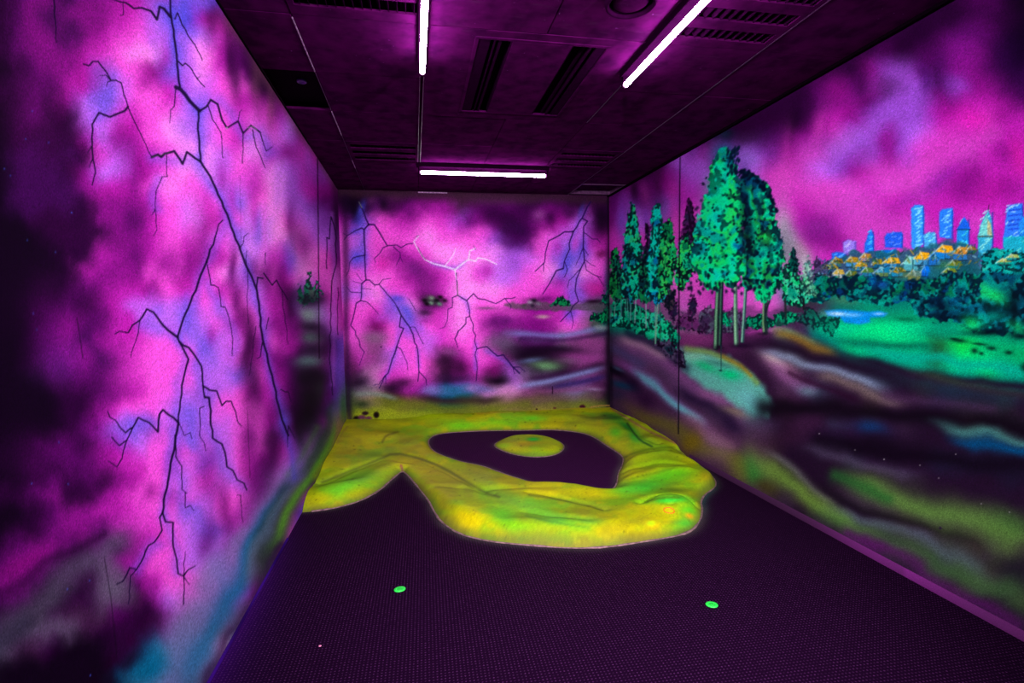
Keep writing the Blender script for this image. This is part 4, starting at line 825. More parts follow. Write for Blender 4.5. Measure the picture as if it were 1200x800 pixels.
ml = N('ShaderNodeVectorMath'); ml.operation = 'MULTIPLY'; ml.inputs[1].default_value = (1, 1, 0); L(sb.outputs['Vector'], ml.inputs[0])
ln = N('ShaderNodeVectorMath'); ln.operation = 'LENGTH'; L(ml.outputs['Vector'], ln.inputs[0])
rg = N('ShaderNodeMapRange'); rg.inputs['From Min'].default_value = .30; rg.inputs['From Max'].default_value = .16; L(ln.outputs['Value'], rg.inputs['Value'])
nz = N('ShaderNodeTexNoise'); nz.inputs['Scale'].default_value = 90; nz.inputs['Detail'].default_value = 2; L(tc.outputs['Object'], nz.inputs['Vector'])
nr = N('ShaderNodeMapRange'); nr.inputs['From Min'].default_value = .35; nr.inputs['From Max'].default_value = .7; nr.inputs['To Min'].default_value = .1; L(nz.outputs['Fac'], nr.inputs['Value'])
mm = N('ShaderNodeMath'); mm.operation = 'MULTIPLY'; L(rg.outputs['Result'], mm.inputs[0]); L(nr.outputs['Result'], mm.inputs[1])
vc = N('ShaderNodeVertexColor'); vc.layer_name = 'paint'; ad = N('ShaderNodeMix'); ad.data_type = 'RGBA'; ad.blend_type = 'ADD'
ad.inputs['B'].default_value = (.048, .013, .055, 1); L(mm.outputs['Value'], ad.inputs['Factor']); L(vc.outputs['Color'], ad.inputs['A']); L(ad.outputs['Result'], b.inputs['Base Color'])
bp = N('ShaderNodeBump'); bp.inputs['Strength'].default_value = .5; bp.inputs['Distance'].default_value = .004; L(rg.outputs['Result'], bp.inputs['Height']); L(bp.outputs['Normal'], b.inputs['Normal'])
fl.data.materials[0] = m

# ----------------------------------------------------------------- skirtings
def strip(name, xa, xb, z1, colf, y0=YN, y1=YB, n=200):
    ysk = np.linspace(y0, y1, n); V = []; C_ = []
    for y in ysk:
        for (x, z) in ((xb, 0), (xb, z1 - .004), ((xa + xb) / 2, z1), (xa, z1)): V.append((x, y, z)); C_.append(colf(y))
    return grid_mesh(name, np.array(V), n, 4, np.array(C_), pm, flip=(xa > xb))
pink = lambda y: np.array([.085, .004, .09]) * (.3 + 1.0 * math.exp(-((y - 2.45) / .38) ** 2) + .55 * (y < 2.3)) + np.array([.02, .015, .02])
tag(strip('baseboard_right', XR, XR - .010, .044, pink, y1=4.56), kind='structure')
viol = lambda y: np.array([.03, .004, .14]) * (.7 + .3 * math.sin(y * 9))
tag(strip('baseboard_left', XL, XL + .009, .012, viol, y1=3.55), kind='structure')

# ----------------------------------------------------------------- ceiling: painted metal tiles on a grid
def ceil_mat():
    m = mat('painted_ceiling', (.062, .0025, .055), .5, .0, 0, 9, .12, (.028, .0014, .028)); nt = m.node_tree; b = nt.nodes['Principled BSDF']; L = nt.links.new
    tc = nt.nodes.new('ShaderNodeTexCoord'); mp = nt.nodes.new('ShaderNodeMapping'); mp.inputs['Scale'].default_value = (5, 26, 8); L(tc.outputs['Object'], mp.inputs['Vector'])
    n = nt.nodes.new('ShaderNodeTexNoise'); n.inputs['Scale'].default_value = 1.6; n.inputs['Detail'].default_value = 4; L(mp.outputs['Vector'], n.inputs['Vector'])
    r = nt.nodes.new('ShaderNodeMapRange'); r.inputs['From Min'].default_value = .60; r.inputs['From Max'].default_value = .80; L(n.outputs['Fac'], r.inputs['Value'])
    mx = nt.nodes.new('ShaderNodeMix'); mx.data_type = 'RGBA'; mx.inputs['B'].default_value = (.05, .010, .046, 1)
    src = b.inputs['Base Color'].links[0].from_socket; L(src, mx.inputs['A']); L(r.outputs['Result'], mx.inputs['Factor'])
    n3 = nt.nodes.new('ShaderNodeTexNoise'); n3.inputs['Scale'].default_value = 34; n3.inputs['Detail'].default_value = 2; L(tc.outputs['Object'], n3.inputs['Vector'])
    r3 = nt.nodes.new('ShaderNodeMapRange'); r3.inputs['From Min'].default_value = .735; r3.inputs['From Max'].default_value = .78; L(n3.outputs['Fac'], r3.inputs['Value'])
    m3 = nt.nodes.new('ShaderNodeMix'); m3.data_type = 'RGBA'; m3.inputs['B'].default_value = (.12, .03, .14, 1); L(mx.outputs['Result'], m3.inputs['A']); L(r3.outputs['Result'], m3.inputs['Factor'])
    L(m3.outputs['Result'], b.inputs['Base Color']); return m
m_ceil = ceil_mat(); m_void = mat('black_void', (.0012, .0006, .0014), .9, .05, .2); m_grille = mat('dark_grille_metal', (.018, .0010, .018), .5, .0, .3, 30); m_rim = mat('worn_metal_edge', (.11, .05, .11), .35, .5, .5, 40)
XG = [XL, -.55, .09, .74, 1.39, 2.01, XR]; YG = [YN, -1.09, -.44, .21, .86, 1.51, 2.16, 2.80, 3.44, 4.07, 4.77, 5.42, 6.05, YB]
skip = {(2, 7), (3, 7), (2, 8), (3, 8), (0, 8), (1, 6), (1, 10), (4, 6), (4, 10), (5, 12)}
bm = bmesh.new()
box(bm, XL - .12, XR + .12, YN - .12, YB + .12, ZC + .09, ZC + .13)
for i in range(len(XG) - 1):
    for j in range(len(YG) - 1):
        x0, x1, y0, y1 = XG[i] + .003, XG[i + 1] - .003, YG[j] + .0025, YG[j + 1] - .0025
        if (i, j) in skip: continue
        box(bm, x0, x1, y0, y1, ZC + RNG.uniform(0, .004), ZC + .02)
tag(obj('ceiling', bm, m_ceil, bevel=.0025), kind='structure')
tn = [0]
def trim(x0, x1, y0, y1, z0, z1, m):
    tn[0] += 1; bm = bmesh.new(); box(bm, x0, x1, y0, y1, z0, z1); return tag(obj('trim_%d' % tn[0], bm, m), kind='structure')
m_bar = mat('pale_grid_edge', (.42, .26, .44), .5, .4, .7, 60); m_bar2 = mat('dark_grid_edge', (.04, .015, .045), .5, .4, .4, 40)
for y0, y1 in ((2.83, 3.43), (4.09, 4.62), (5.36, 5.66)): trim(-.5535, -.5485, y0, y1, ZC - .004, ZC + .004, m_bar)  # pale strips coloured to stand for light leaking at the grid seams
for y0, y1 in ((3.45, 4.06), (4.64, 5.34), (5.68, 6.66)): trim(-.5525, -.5495, y0, y1, ZC - .003, ZC + .004, m_bar2)
for x in (.078, .102): trim(x - .002, x + .002, 3.40, 5.42, ZC - .004, ZC + .004, m_bar2)
trim(1.387, 1.392, 3.36, 4.05, ZC - .004, ZC + .004, m_bar2); trim(2.007, 2.012, 2.2, 6.05, ZC - .004, ZC + .004, m_bar2)
trim(.09, .45, YB - .014, YB - .001, ZC - .020, ZC - .008, m_bar)
trim(XR - .03, XR - .0005, YN, YB, ZC - .022, ZC - .004, m_void)       # shadow gap above the right wall
trim(XL + .0005, XL + .012, YN, 4.9, ZC - .006, ZC + .003, m_void)

# ----------------------------------------------------------------- fluorescent battens
m_glow = bpy.data.materials.new('glowing_tube'); m_glow.use_nodes = True; nt = m_glow.node_tree; nt.nodes.clear()
e = nt.nodes.new('ShaderNodeEmission'); e.inputs[0].default_value = (*TUBE_TINT, 1); e.inputs[1].default_value = TUBE_POWER; o_ = nt.nodes.new('ShaderNodeOutputMaterial'); nt.links.new(e.outputs[0], o_.inputs[0])
m_bat = mat('batten_metal', (.008, .0005, .008), .5, .0, .2); m_cap = mat('tube_end_cap', (.75, .25, .7), .4, .5, .1)
def batten(cx, cy, L, rz, label, w=.05):
    t = thing('fluorescent_light', (cx, cy, ZC), label, 'ceiling light', 'magenta fluorescent tubes on the ceiling', rz)
    bm = bmesh.new(); box(bm, -w / 2, w / 2, -L / 2 - .03, L / 2 + .03, -.040, -.0005); obj('batten', bm, m_bat, t, bevel=.004)
    for s in (-1, 1):
        bm = bmesh.new(); box(bm, -.013, .013, s * (L / 2 + .008) - .007, s * (L / 2 + .008) + .007, -.108, -.036); obj('lamp_holder', bm, m_bat, t, bevel=.002)
        bm = bmesh.new(); tube(bm, [(0, s * (L / 2 - .012), -.092), (0, s * (L / 2 + .002), -.092)], .0165, 16); obj('end_cap', bm, m_cap, t, smooth=False)
    bm = bmesh.new(); tube(bm, [(0, -L / 2 + .012, -.092), (0, L / 2 - .012, -.092)], .0155, 12); obj('tube', bm, m_glow, t)
batten(.086, 2.485, 1.30, 0, 'glowing magenta tube light running lengthwise at the left, above the wide left ceiling tiles')
batten(1.325, 2.485, 1.30, 0, 'glowing magenta tube light slanting at the right of the round ceiling speaker')
batten(.745, 5.38, 1.30, math.pi / 2, 'glowing magenta tube light running crosswise near the end wall')

m_fh = mat('fill_lamp_housing', (.02, .02, .024), .5, .3, .2); m_fg = mat('fill_lamp_glass', (.1, .02, .12), .2, .5, .1)
def flood(x, aim, label, P):  # fill lamps, added unseen behind the viewer to brighten floor and lower walls
    t = thing('added_fill_lamp', (x, YN + .001, 2.35), label, 'added fill lamp', 'added fill lamps, unseen, on the wall behind the viewer')
    bm = bmesh.new(); box(bm, -.03, .03, 0, .07, -.03, .03); obj('bracket', bm, m_fh, t, bevel=.004)
    bm = bmesh.new(); box(bm, -.13, .13, .07, .13, -.09, .09); obj('housing', bm, m_fh, t, bevel=.008)
    bm = bmesh.new(); box(bm, -.115, .115, .131, .134, -.075, .075); obj('glass', bm, m_fg, t)
    l = bpy.data.lights.new('added_fill_beam', 'SPOT'); l.energy = P; l.color = TUBE_TINT; l.spot_size = math.radians(FILL_ANGLE); l.spot_blend = 1.0; l.shadow_soft_size = .09
    o = bpy.data.objects.new('added_fill_beam', l); COL.objects.link(o); o.parent = t; o.location = (0, .24, 0)
    o.rotation_euler = (Vector(aim) - Vector((x, YN + .24, 2.35))).to_track_quat('-Z', 'Y').to_euler()
flood(-.45, (2.4, 5.6, .3), 'added fill lamp, unseen, behind the viewer by the left wall', FILL_POWER); flood(2.15, (-.7, 5.2, .3), 'added fill lamp, unseen, behind the viewer by the right wall', FILL_POWER)

# ----------------------------------------------------------------- ceiling vents with three louvred slots
def vent(cx, cy, w, d, label, fins):
    t = thing('ceiling_vent', (cx, cy, ZC), label, 'ceiling vent', 'three-slot louvred ceiling vents')
    ys_ = [-.185, 0, .185]; sh = .052; hw = w / 2 - .03
    bm = bmesh.new(); edges = [-d / 2] + [v for y in ys_ for v in (y - sh, y + sh)] + [d / 2]
    for k in range(0, len(edges), 2): box(bm, -hw, hw, edges[k], edges[k + 1], .0, .012)
    for s in (-1, 1): box(bm, min(s * hw, s * w / 2), max(s * hw, s * w / 2), -d / 2, d / 2, .0, .012)
    obj('plate', bm, m_ceil, t)
    bm = bmesh.new(); box(bm, -w / 2, w / 2, -d / 2, d / 2, .055, .06); obj('duct_cover', bm, m_void, t)
    for y in ys_:
        bm = bmesh.new()
        for k in range(fins):
            x = -hw + (k + .5) * 2 * hw / fins
            v = [bm.verts.new(q) for q in ((x - .012, y - sh, .045), (x - .012, y + sh, .045), (x + .006, y + sh, .004), (x + .006, y - sh, .004), (x - .009, y - sh, .046), (x - .009, y + sh, .046), (x + .009, y + sh, .004), (x + .009, y - sh, .004))]
            for f in ((0, 1, 2, 3), (7, 6, 5, 4), (0, 4, 5, 1), (3, 2, 6, 7), (0, 3, 7, 4), (1, 5, 6, 2)): bm.faces.new([v[i] for i in f])
        obj('louvres', bm, m_grille, t)
vent(-.23, 2.48, .634, .634, 'dark louvred ceiling vent at the picture top, left of the left lengthwise tube', 14)
vent(-.23, 5.00 + .095, .634, .644, 'dark three-slot ceiling vent left of the crosswise tube', 18)
vent(1.70, 2.48, .61, .634, 'louvred ceiling vent right of the right slanting tube, lit magenta on its fins', 12)
vent(1.70, 5.095, .61, .644, 'dark three-slot ceiling vent right of the crosswise tube', 16)

# ----------------------------------------------------------------- large square diffuser with two long slots
t = thing('slot_diffuser', (.7375, 3.435, ZC), 'large square dark ceiling diffuser with two long side slots, between the lengthwise tubes', 'ceiling vent')
X0, X1, Y0, Y1 = -.645, .6485, -.632, .632; a0, a1, c0, c1 = -.36, .385, -.555, .51
bm = bmesh.new()
for q in ((X0, a0, Y0, Y1), (a1, X1, Y0, Y1), (a0, a1, Y0, c0), (a0, a1, c1, Y1)): box(bm, *q, 0, .014)
obj('surround', bm, m_ceil, t)
bm = bmesh.new()
for q in ((a0 - .012, a0 + .01, c0 - .012, c1 + .012), (a1 - .01, a1 + .012, c0 - .012, c1 + .012), (a0, a1, c0 - .012, c0 + .012), (a0, a1, c1 - .012, c1 + .012)): box(bm, *q, -.004, .004)
obj('frame', bm, m_ceil, t, bevel=.003)
bm = bmesh.new(); box(bm, -.165, .175, c0 + .012, c1 - .012, -.004, .01); obj('centre_panel', bm, m_ceil, t, bevel=.003)
bm = bmesh.new(); box(bm, a0, a1, c0, c1, .07, .074); obj('duct_cover', bm, m_void, t)
for s, xa, xb in ((-1, a0 + .012, -.165), (1, .175, a1 - .012)):
    bm = bmesh.new(); w = xb - xa
    if s < 0: parts = ((xa, xa + w * .34, .0, .006), (xa + w * .46, xa + w * .50, -.002, .05), (xa + w * .60, xa + w * .68, .0, .03), (xb - .006, xb, -.002, .05))
    else: parts = ((xb - w * .30, xb, .0, .006), (xa + w * .52, xa + w * .58, -.002, .05), (xa + w * .36, xa + w * .44, .012, .03), (xa, xa + .006, -.002, .05))
    for p0, p1, z0, z1 in parts: box(bm, p0, p1, c0 + .012, c1 - .012, z0, z1)
    obj('slot_blades', bm, m_grille, t)

# ----------------------------------------------------------------- round ceiling speaker
t = thing('ceiling_speaker', (1.05, 2.415, ZC), 'round dark ceiling speaker left of the slanting tube at the picture top', 'speaker')
bm = bmesh.new(); lathe(bm, [(.122, -.0006), (.122, -.022), (.118, -.034), (.112, -.038), (.105, -.034), (.100, -.010), (.098, -.0007)], 56); obj('housing', bm, m_grille, t, smooth=True)
bm = bmesh.new(); lathe(bm, [(.086, -.001), (.086, -.020), (.078, -.026), (.05, -.029), (.006, -.030)], 48); obj('grille', bm, m_ceil, t, smooth=True)

# ----------------------------------------------------------------- hatch by the far right corner, recess on the left
t = thing('ceiling_hatch', (2.3, 6.3, ZC), 'sunken rectangular ceiling hatch with bright rims in the far right corner', 'hatch')
x0, x1, y0, y1 = -.287, .283, -.246, .362
bm = bmesh.new(); box(bm, x0, x1, y0, y1, .05, .056); obj('lid', bm, m_ceil, t)
bm = bmesh.new()
for q in ((x0, x0 + .014, y0, y1), (x1 - .014, x1, y0, y1), (x0 + .014, x1 - .014, y0 + .02, y0 + .045), (x0 + .014, x1 - .014, y1 - .07, y1 - .045)): box(bm, *q, -.002, .05)
obj('rim', bm, m_rim, t)
t = thing('recessed_fitting', (-.708, 3.755, ZC + .05), 'small bluish eyelet fitting in the black sunken tile beside the left wall', 'ceiling fitting')
bm = bmesh.new(); box(bm, -.155, .155, -.31, .31, 0, .006); obj('sunken_tile', bm, m_void, t)
m_eye = mat('bluish_eyelet', (.12, .12, .35), .3, .6, .3)
bm = bmesh.new(); lathe(bm, [(.030, -.0004), (.030, -.012), (.022, -.014), (.020, -.004), (.004, -.004)], 24, (.03, -.06, 0)); obj('eyelet', bm, m_eye, t, smooth=True)

# ================================================================= moulded green (glass-fibre terrain on the floor)
def paint_green():
    M = Mural(330, 455, 860, 660, 2.0)
    J1, Yl, Gr, Or, Dk = (150,160,14), (206,184,4), (70,196,30), (206,160,6), (74,84,22)
    n1 = vnoise(M.X, M.Y, 30, 11, .35) * .6 + vnoise(M.X, M.Y, 12, 12, .5) * .4; n2 = vnoise(M.X, M.Y, 40, 13, .4) * .6 + vnoise(M.X, M.Y, 9, 14, .6) * .4
    C = np.broadcast_to(rgb((160,168,16)), M.C.shape).copy()
    for n_, c, lo, hi, a in ((n1, (128,176,22), .52, .72, .75), (n2, (204,178,6), .52, .72, .7), (1 - n1, (150,136,32), .58, .78, .6)):
        k = (sstep(lo, hi, n_) * a)[..., None]; C += k * (rgb(c) - C)
    M.C = C.astype(np.float32)
    for x, y, rx, ry, c, a, ang in [(430,500,40,12,(150,140,40),.6,-5),(400,530,24,16,(164,146,36),.6,-30),(452,496,16,6,(190,180,10),.7,0),(500,488,24,5,(170,186,10),.7,0),(540,497,22,5,(100,200,20),.75,0),(588,494,26,5,(110,200,20),.7,0),(625,490,14,4,(70,210,40),.7,0),
        (660,488,30,6,(180,186,10),.7,5),(700,496,20,7,(190,180,10),.7,20),(716,488,16,3.5,(34,110,40),.85,10),(735,500,12,4,(20,120,40),.9,30),(745,512,9,5,(40,170,50),.85,40),(722,505,8,6,(70,190,30),.7,30),(760,518,18,6,(110,170,40),.7,25),(735,530,18,10,(196,176,10),.7,20),(700,488,20,4,(110,120,40),.6,0),
        (394,572,26,10,(96,190,40),.75,-18),(420,562,22,9,(110,186,40),.7,-20),(376,588,16,9,(196,170,10),.7,-10),(420,580,26,6,(176,166,10),.7,-12),(452,548,20,8,(170,176,20),.6,-18),(472,541,16,6,(210,190,10),.8,0),(440,532,34,5,(104,160,40),.55,-14),(500,552,22,10,(200,164,20),.6,30),
        (530,556,24,8,(176,140,44),.55,12),(562,560,24,10,(150,156,60),.6,20),(552,608,22,11,(222,186,0),.85,14),(520,590,12,12,(176,150,30),.6,40),(592,604,16,10,(90,190,40),.75,5),(575,580,30,10,(120,170,50),.6,12),(620,590,30,10,(100,180,60),.65,6),(608,616,20,9,(110,190,20),.6,5),
        (650,608,22,8,(96,190,70),.7,8),(690,610,20,6,(100,186,60),.65,4),(640,576,40,6,(206,180,6),.7,3),(700,574,30,7,(214,184,0),.8,0),(670,588,36,5,(120,150,40),.5,5),(640,628,60,7,(130,124,30),.6,3),(720,620,26,9,(178,150,10),.7,0),(700,598,24,6,(150,150,30),.5,0),
        (760,566,30,9,(60,206,50),.8,-8),(735,572,18,6,(90,200,50),.6,0),(800,552,24,9,(86,206,20),.7,-10),(770,540,36,8,(140,190,10),.7,-5),(760,526,30,6,(150,180,20),.7,0),(810,540,14,10,(190,180,6),.7,40),(824,560,10,10,(176,150,10),.7,0),(742,552,16,6,(200,180,10),.6,0),
        (786,585,24,4.5,(30,190,60),.85,-4),(806,596,14,9,(60,196,40),.8,0),(804,612,14,7,(50,180,60),.7,-10),(762,598,26,10,(190,176,6),.7,0),(764,614,10,7,(240,170,10),.85,0),(763,613,5,3,(180,240,20),.9,0),(808,604,6,3.5,(250,150,20),.85,20),(784,598,9,4,(220,190,20),.8,12),
        (745,628,30,6,(140,120,16),.6,-4),(800,624,14,4,(70,110,30),.6,-14),(815,578,8,6,(130,110,14),.7,0),(790,574,20,3,(70,90,20),.6,0),
        (600,514,20,3,(150,176,20),.6,0),(625,514.5,7,2.2,(20,190,50),.95,0),(602,525,13,4,(196,180,20),.75,0),(620,520,16,3,(230,130,30),.3,0),(642,523,14,5,(186,176,10),.7,0),(620,532,34,3,(110,130,40),.7,0),(590,522,8,3,(140,190,30),.6,0)]:
        M.blob(x, y, rx, ry, c, a, ang)
    # crease shade painted in as dark lines; coloured streaks and dark specks
    for p, w, c, a in [([(377,565),(410,552),(440,540),(462,530),(490,536),(520,548),(548,565),(570,578),(585,582)],1.6,(74,80,30),.6),([(448,518),(452,510),(466,506)],1.6,(90,80,20),.6),([(620,580),(650,584),(690,592),(706,598)],1.4,(90,96,30),.55),
                    ([(616,604),(650,612),(690,618)],1.6,(70,120,50),.4),([(735,496),(742,506),(750,516),(764,523)],1.2,(24,60,30),.8),([(730,536),(750,528),(775,524),(790,524)],1.3,(90,110,20),.5),([(735,562),(760,556),(790,548)],1.4,(90,120,20),.4),
                    ([(756,588),(775,583),(796,583)],1.2,(80,80,10),.5),([(470,545),(472,553)],1.4,(150,20,120),.7),([(395,520),(400,508),(407,500)],1.4,(150,120,60),.6),([(716,478),(735,490),(760,505),(780,514),(803,524)],1.2,(150,84,90),.7),([(560,484),(600,482),(660,479),(714,477)],1.3,(196,150,70),.5),
                    ]:
        M.line(p, w, c, a, 1.0, sm=1)
    r = np.random.RandomState(3)
    for _ in range(260): M.blob(r.uniform(360, 830), r.uniform(480, 640), r.uniform(.5, 1.2), r.uniform(.4, .8), (60,56,10), r.uniform(.3, .8))
    return M
M_G = paint_green(); m_green = paint_mat('moulded_green_paint', .5, .10, .08, 30)
def bumps(x, y):
    h = .048 + .026 * (vmix(x, y, .55, 31) - .5) * 2 + .008 * (vmix(x, y, .22, 32) - .5) * 2 + .0018 * (vmix(x, y, .07, 33) - .5) * 2
    def hill(px_, py_, sx, sy, a, rot=0):
        cx, cy = on_level(px_, py_, .05); c, s = math.cos(rot), math.sin(rot); u = (x - cx) * c + (y - cy) * s; v = -(x - cx) * s + (y - cy) * c
        return a * np.exp(-(u / sx) ** 2 - (v / sy) ** 2)
    h = h + hill(786, 592, .20, .16, .06) + hill(815, 560, .22, .25, .055) + hill(560, 600, .30, .18, .03) + hill(400, 575, .30, .16, .035) + hill(790, 540, .3, .3, .03) + hill(690, 606, .35, .14, .02)
    h = h + hill(430, 505, .5, .6, .03) + hill(600, 488, 1.2, .35, .045) + hill(740, 500, .3, .6, .02) - hill(745, 508, .10, .30, .04, .2) - hill(470, 535, .10, .35, .035, .5) - hill(560, 572, .5, .05, .02, -.3) + hill(700, 574, .5, .12, .02)
    h = h - hill(785, 597, .035, .022, .022) + hill(452, 512, .18, .14, .02)
    def crease(pts, w, a, z_=.05):
        q = np.array([on_level(p[0], p[1], z_) for p in pts]); d, _, _ = nearest(q, x, y, False); return a * np.exp(-(d / w) ** 2)
    h = h - crease([(377,565),(410,552),(440,540),(462,530),(490,534),(520,546),(548,563),(575,580)], .045, .030) + crease([(385,580),(420,568),(450,553),(470,546)], .16, .030)
    h = h - crease([(620,580),(650,584),(690,592),(708,600)], .035, .016) - crease([(735,496),(745,508),(755,518),(770,523)], .05, .035) - crease([(752,592),(765,586),(785,583),(802,584),(818,590)], .035, .040)
    h = h + crease([(490,565),(510,585),(540,606),(590,620),(650,624),(720,620)], .14, .030) + crease([(480,490),(540,496),(600,492),(680,492),(720,500),(750,522)], .16, .025) - crease([(616,604),(650,611),(690,617)], .04, .012)
    h = h + crease([(740,540),(780,534),(815,542)], .07, .018) + crease([(735,560),(770,552),(805,556)], .06, .018) - crease([(730,550),(765,545),(800,548)], .04, .014)
    return np.maximum(h, .018)
g = .0125; gx = np.arange(XL, XR + g, g); gx[0] = XL + .003; gx[-1] = XR; gy = np.arange(front_s[:, 1].min() - g, YB + g, g); gy[-1] = YB
gx = np.minimum(gx, XR - .003); gy = np.minimum(gy, YB - .003)
X, Y = np.meshgrid(gx, gy, indexing='ij'); xf, yf = X.ravel().copy(), Y.ravel().copy()
dO, ox, oy = nearest(front_s, xf, yf, False); dH, hx, hy = nearest(hole, xf, yf)
inn = inside(outer_s, xf, yf) | ((xf >= XR - .004) & (yf > 4.63)) | ((yf >= YB - .004)) | ((xf <= XL + .004) & (yf > front_s[0][1])); inh = inside(hole, xf, yf)
ok = inn & ~inh; ID = ok.reshape(X.shape)
keep = ID[:-1, :-1] | ID[1:, :-1] | ID[:-1, 1:] | ID[1:, 1:]
bad = ~ok; so = bad & (dO < dH); sh_ = bad & ~so
xf[so], yf[so] = ox[so], oy[so]; xf[sh_], yf[sh_] = hx[sh_], hy[sh_]
d_out = np.where(so, 0, dO); d_in = np.where(sh_, 0, dH)
H_ = bumps(xf, yf)
steep = .16 - .11 * np.exp(-((xf - 2.15) ** 2 + (yf - 3.9) ** 2) / .25)
t1 = np.clip(d_out / steep, 0, 1); t2 = np.clip(d_in / .15, 0, 1)
prof = (1 - (1 - t1) ** 2.5) * (1 - (1 - t2) ** 2)
nearw = np.minimum(np.minimum(xf - XL, YB - yf), XR - xf)
z = H_ * prof + .006 * np.minimum(t1, t2); z = z + .05 * sstep(.5, 0, nearw) * sstep(4.2, 5.6, yf) * t2
z[bad] = 0.0; z = np.maximum(z, .0)
P = np.c_[xf, yf, z]; px, py = project(P); Cg = albedo(M_G.sample(px, py), E_FLOOR, .03)
dk = np.exp(-(np.minimum(d_out, d_in) / .034) ** 2)[:, None]; Cg = Cg * (1 - .72 * dk) + np.array([.07, .07, .02]) * .72 * dk      # darker olive band along the glued edges
root = thing('putting_green', (0, 0, 0), 'bumpy yellow and lime moulded green filling the far end of the floor', 'mini golf green')
grid_mesh('terrain', P, len(gx), len(gy), Cg, m_green, smooth=True, parent=root, keep=keep)
m_bead = mat('sealant_bead', (.22, .16, .13), .5, .4, .6, 40)
def bead(loop, r, closed, parent, name='sealant_edge'):
    bm = bmesh.new(); n = 8; rings = []; Lp = [Vector((p[0], p[1], 0)) for p in loop]
    D = [Lp[0]]
    for p, q in zip(Lp, Lp[1:] + ([Lp[0]] if closed else [])):
        k = max(1, int((q - p).length / .03)); D += [p.lerp(q, (i + 1) / k) for i in range(k)]
    if closed: D = D[:-1]
    rr = [r * (.55 + .9 * float(vnoise(np.array([p.x]), np.array([p.y]), .09, 5)[0])) for p in D]; N_ = len(D)
    for i, p in enumerate(D):
        t_ = (D[(i + 1) % N_] - D[i - 1]) if closed else (D[min(i + 1, N_ - 1)] - D[max(i - 1, 0)]); t_.normalize(); a = Vector((t_.y, -t_.x, 0))
        rings.append([bm.verts.new(p + a * math.cos(q) * rr[i] + Vector((0, 0, 1)) * max(0.0, math.sin(q)) * rr[i] * .8) for q in [2 * math.pi * k / n for k in range(n)]])
    for i in range(N_ if closed else N_ - 1):
        A, B = rings[i], rings[(i + 1) % N_]
        for k in range(n): bm.faces.new((A[k], A[(k + 1) % n], B[(k + 1) % n], B[k]))
    bmesh.ops.remove_doubles(bm, verts=bm.verts, dist=1e-5)
    return obj(name, bm, m_bead, parent, smooth=True)
bead(front_s[2:-1], .009, False, root); bead(hole, .007, True, root)
def hz(x, y): k = np.argmin((xf - x) ** 2 + (yf - y) ** 2 + bad * 9); return z[k]
cx, cy = on_level(784, 598, .115)
for _ in range(6): cx, cy = on_level(784, 598, hz(cx, cy))
bm = bmesh.new(); zc = None
i0 = np.argmin((xf - cx) ** 2 + (yf - cy) ** 2 + bad * 9); zc = z[i0]
m_or = mat('orange_cup_ring', (.85, .12, .01), .5, .3, .3, 50)
ring = [(cx + .036 * math.cos(a), cy + .030 * math.sin(a)) for a in [2 * math.pi * k / 28 for k in range(29)]]
tube(bm, [(x, y, hz(x, y) + .001) for x, y in ring], .0028, 8, False); tag(obj('cup_ring', bm, m_or, root, smooth=True), 'small orange ring around the dimple')

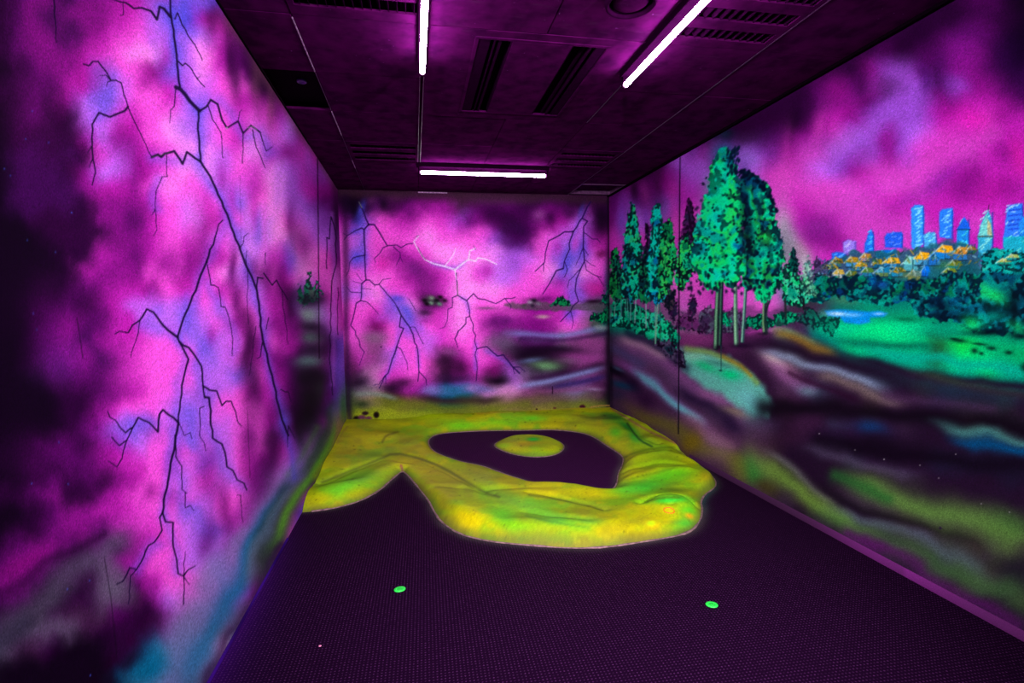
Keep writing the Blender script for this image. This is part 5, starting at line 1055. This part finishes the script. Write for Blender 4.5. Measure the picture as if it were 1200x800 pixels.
# island in the middle of the hollow
gx = np.arange(isle[:, 0].min() - g, isle[:, 0].max() + g, .01); gy = np.arange(isle[:, 1].min() - g, isle[:, 1].max() + g, .01)
X, Y = np.meshgrid(gx, gy, indexing='ij'); xi, yi = X.ravel().copy(), Y.ravel().copy(); dI, ix, iy = nearest(isle, xi, yi); ins = inside(isle, xi, yi)
ID = ins.reshape(X.shape); keep = ID[:-1, :-1] | ID[1:, :-1] | ID[:-1, 1:] | ID[1:, 1:]; bad_i = ~ins; xi[bad_i], yi[bad_i] = ix[bad_i], iy[bad_i]
t1 = np.clip(np.where(bad_i, 0, dI) / .16, 0, 1); zi = (.058 + .010 * (vnoise(xi, yi, .12, 41) - .5)) * (1 - (1 - t1) ** 2.2)
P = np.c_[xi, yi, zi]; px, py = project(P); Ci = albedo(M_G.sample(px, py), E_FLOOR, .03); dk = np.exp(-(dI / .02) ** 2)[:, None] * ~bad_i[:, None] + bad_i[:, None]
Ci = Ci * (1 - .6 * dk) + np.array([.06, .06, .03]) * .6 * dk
root2 = thing('island_mound', (0, 0, 0), 'small oval yellow-green mound alone on the dark floor inside the ring-shaped green', 'mini golf mound')
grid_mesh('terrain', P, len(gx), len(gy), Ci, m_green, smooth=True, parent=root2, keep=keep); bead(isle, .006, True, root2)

# ----------------------------------------------------------------- tee spots and a fleck on the floor
m_tee = mat('neon_green_vinyl', (.02, .80, .06), .4, .4, 0, 60, 0, (.015, .60, .05)); m_tee2 = mat('neon_green_centre', (.01, .55, .04), .5, .3, .2)
for (x, y, rx, ry, rz), lab in (((*on_level(468.5, 690, .003), .031, .026, .2), 'neon green tee disc on the dark floor, the left one nearer the left wall'), ((*on_level(834, 708, .003), .030, .026, -.3), 'neon green tee disc on the dark floor at the right, below the green')):
    t = thing('tee_marker', (x, y, 0), lab, 'tee marker', 'neon green tee discs', rz)
    bm = bmesh.new(); lathe(bm, [(1, .0006), (1.0, .003), (.93, .0055), (.55, .0058), (.5, .0048)], 40)
    for v in bm.verts: v.co.x *= rx; v.co.y *= ry
    obj('disc', bm, m_tee, t, smooth=True)
    bm = bmesh.new(); lathe(bm, [(.5, .0049), (.46, .0056), (.1, .0056)], 28)
    for v in bm.verts: v.co.x *= rx; v.co.y *= ry
    tag(obj('centre_dimple', bm, m_tee2, t, smooth=True), 'darker green centre')
m_fk = mat('pink_chip', (.75, .25, .4), .6, .3, .3)
x, y = on_level(375, 757, 0); bm = bmesh.new(); bmesh.ops.create_icosphere(bm, subdivisions=2, radius=.0055)
for v in bm.verts: v.co.z = max(v.co.z, -.3 * .0055) * .6 + .0011; v.co.x *= 1.2
o = obj('paint_chip', bm, m_fk, smooth=True); o.location = (x, y, .0005); tag(o, 'tiny pink paint chip lying on the floor near the left wall', 'paint chip')
print('scene built', len(bpy.data.objects))
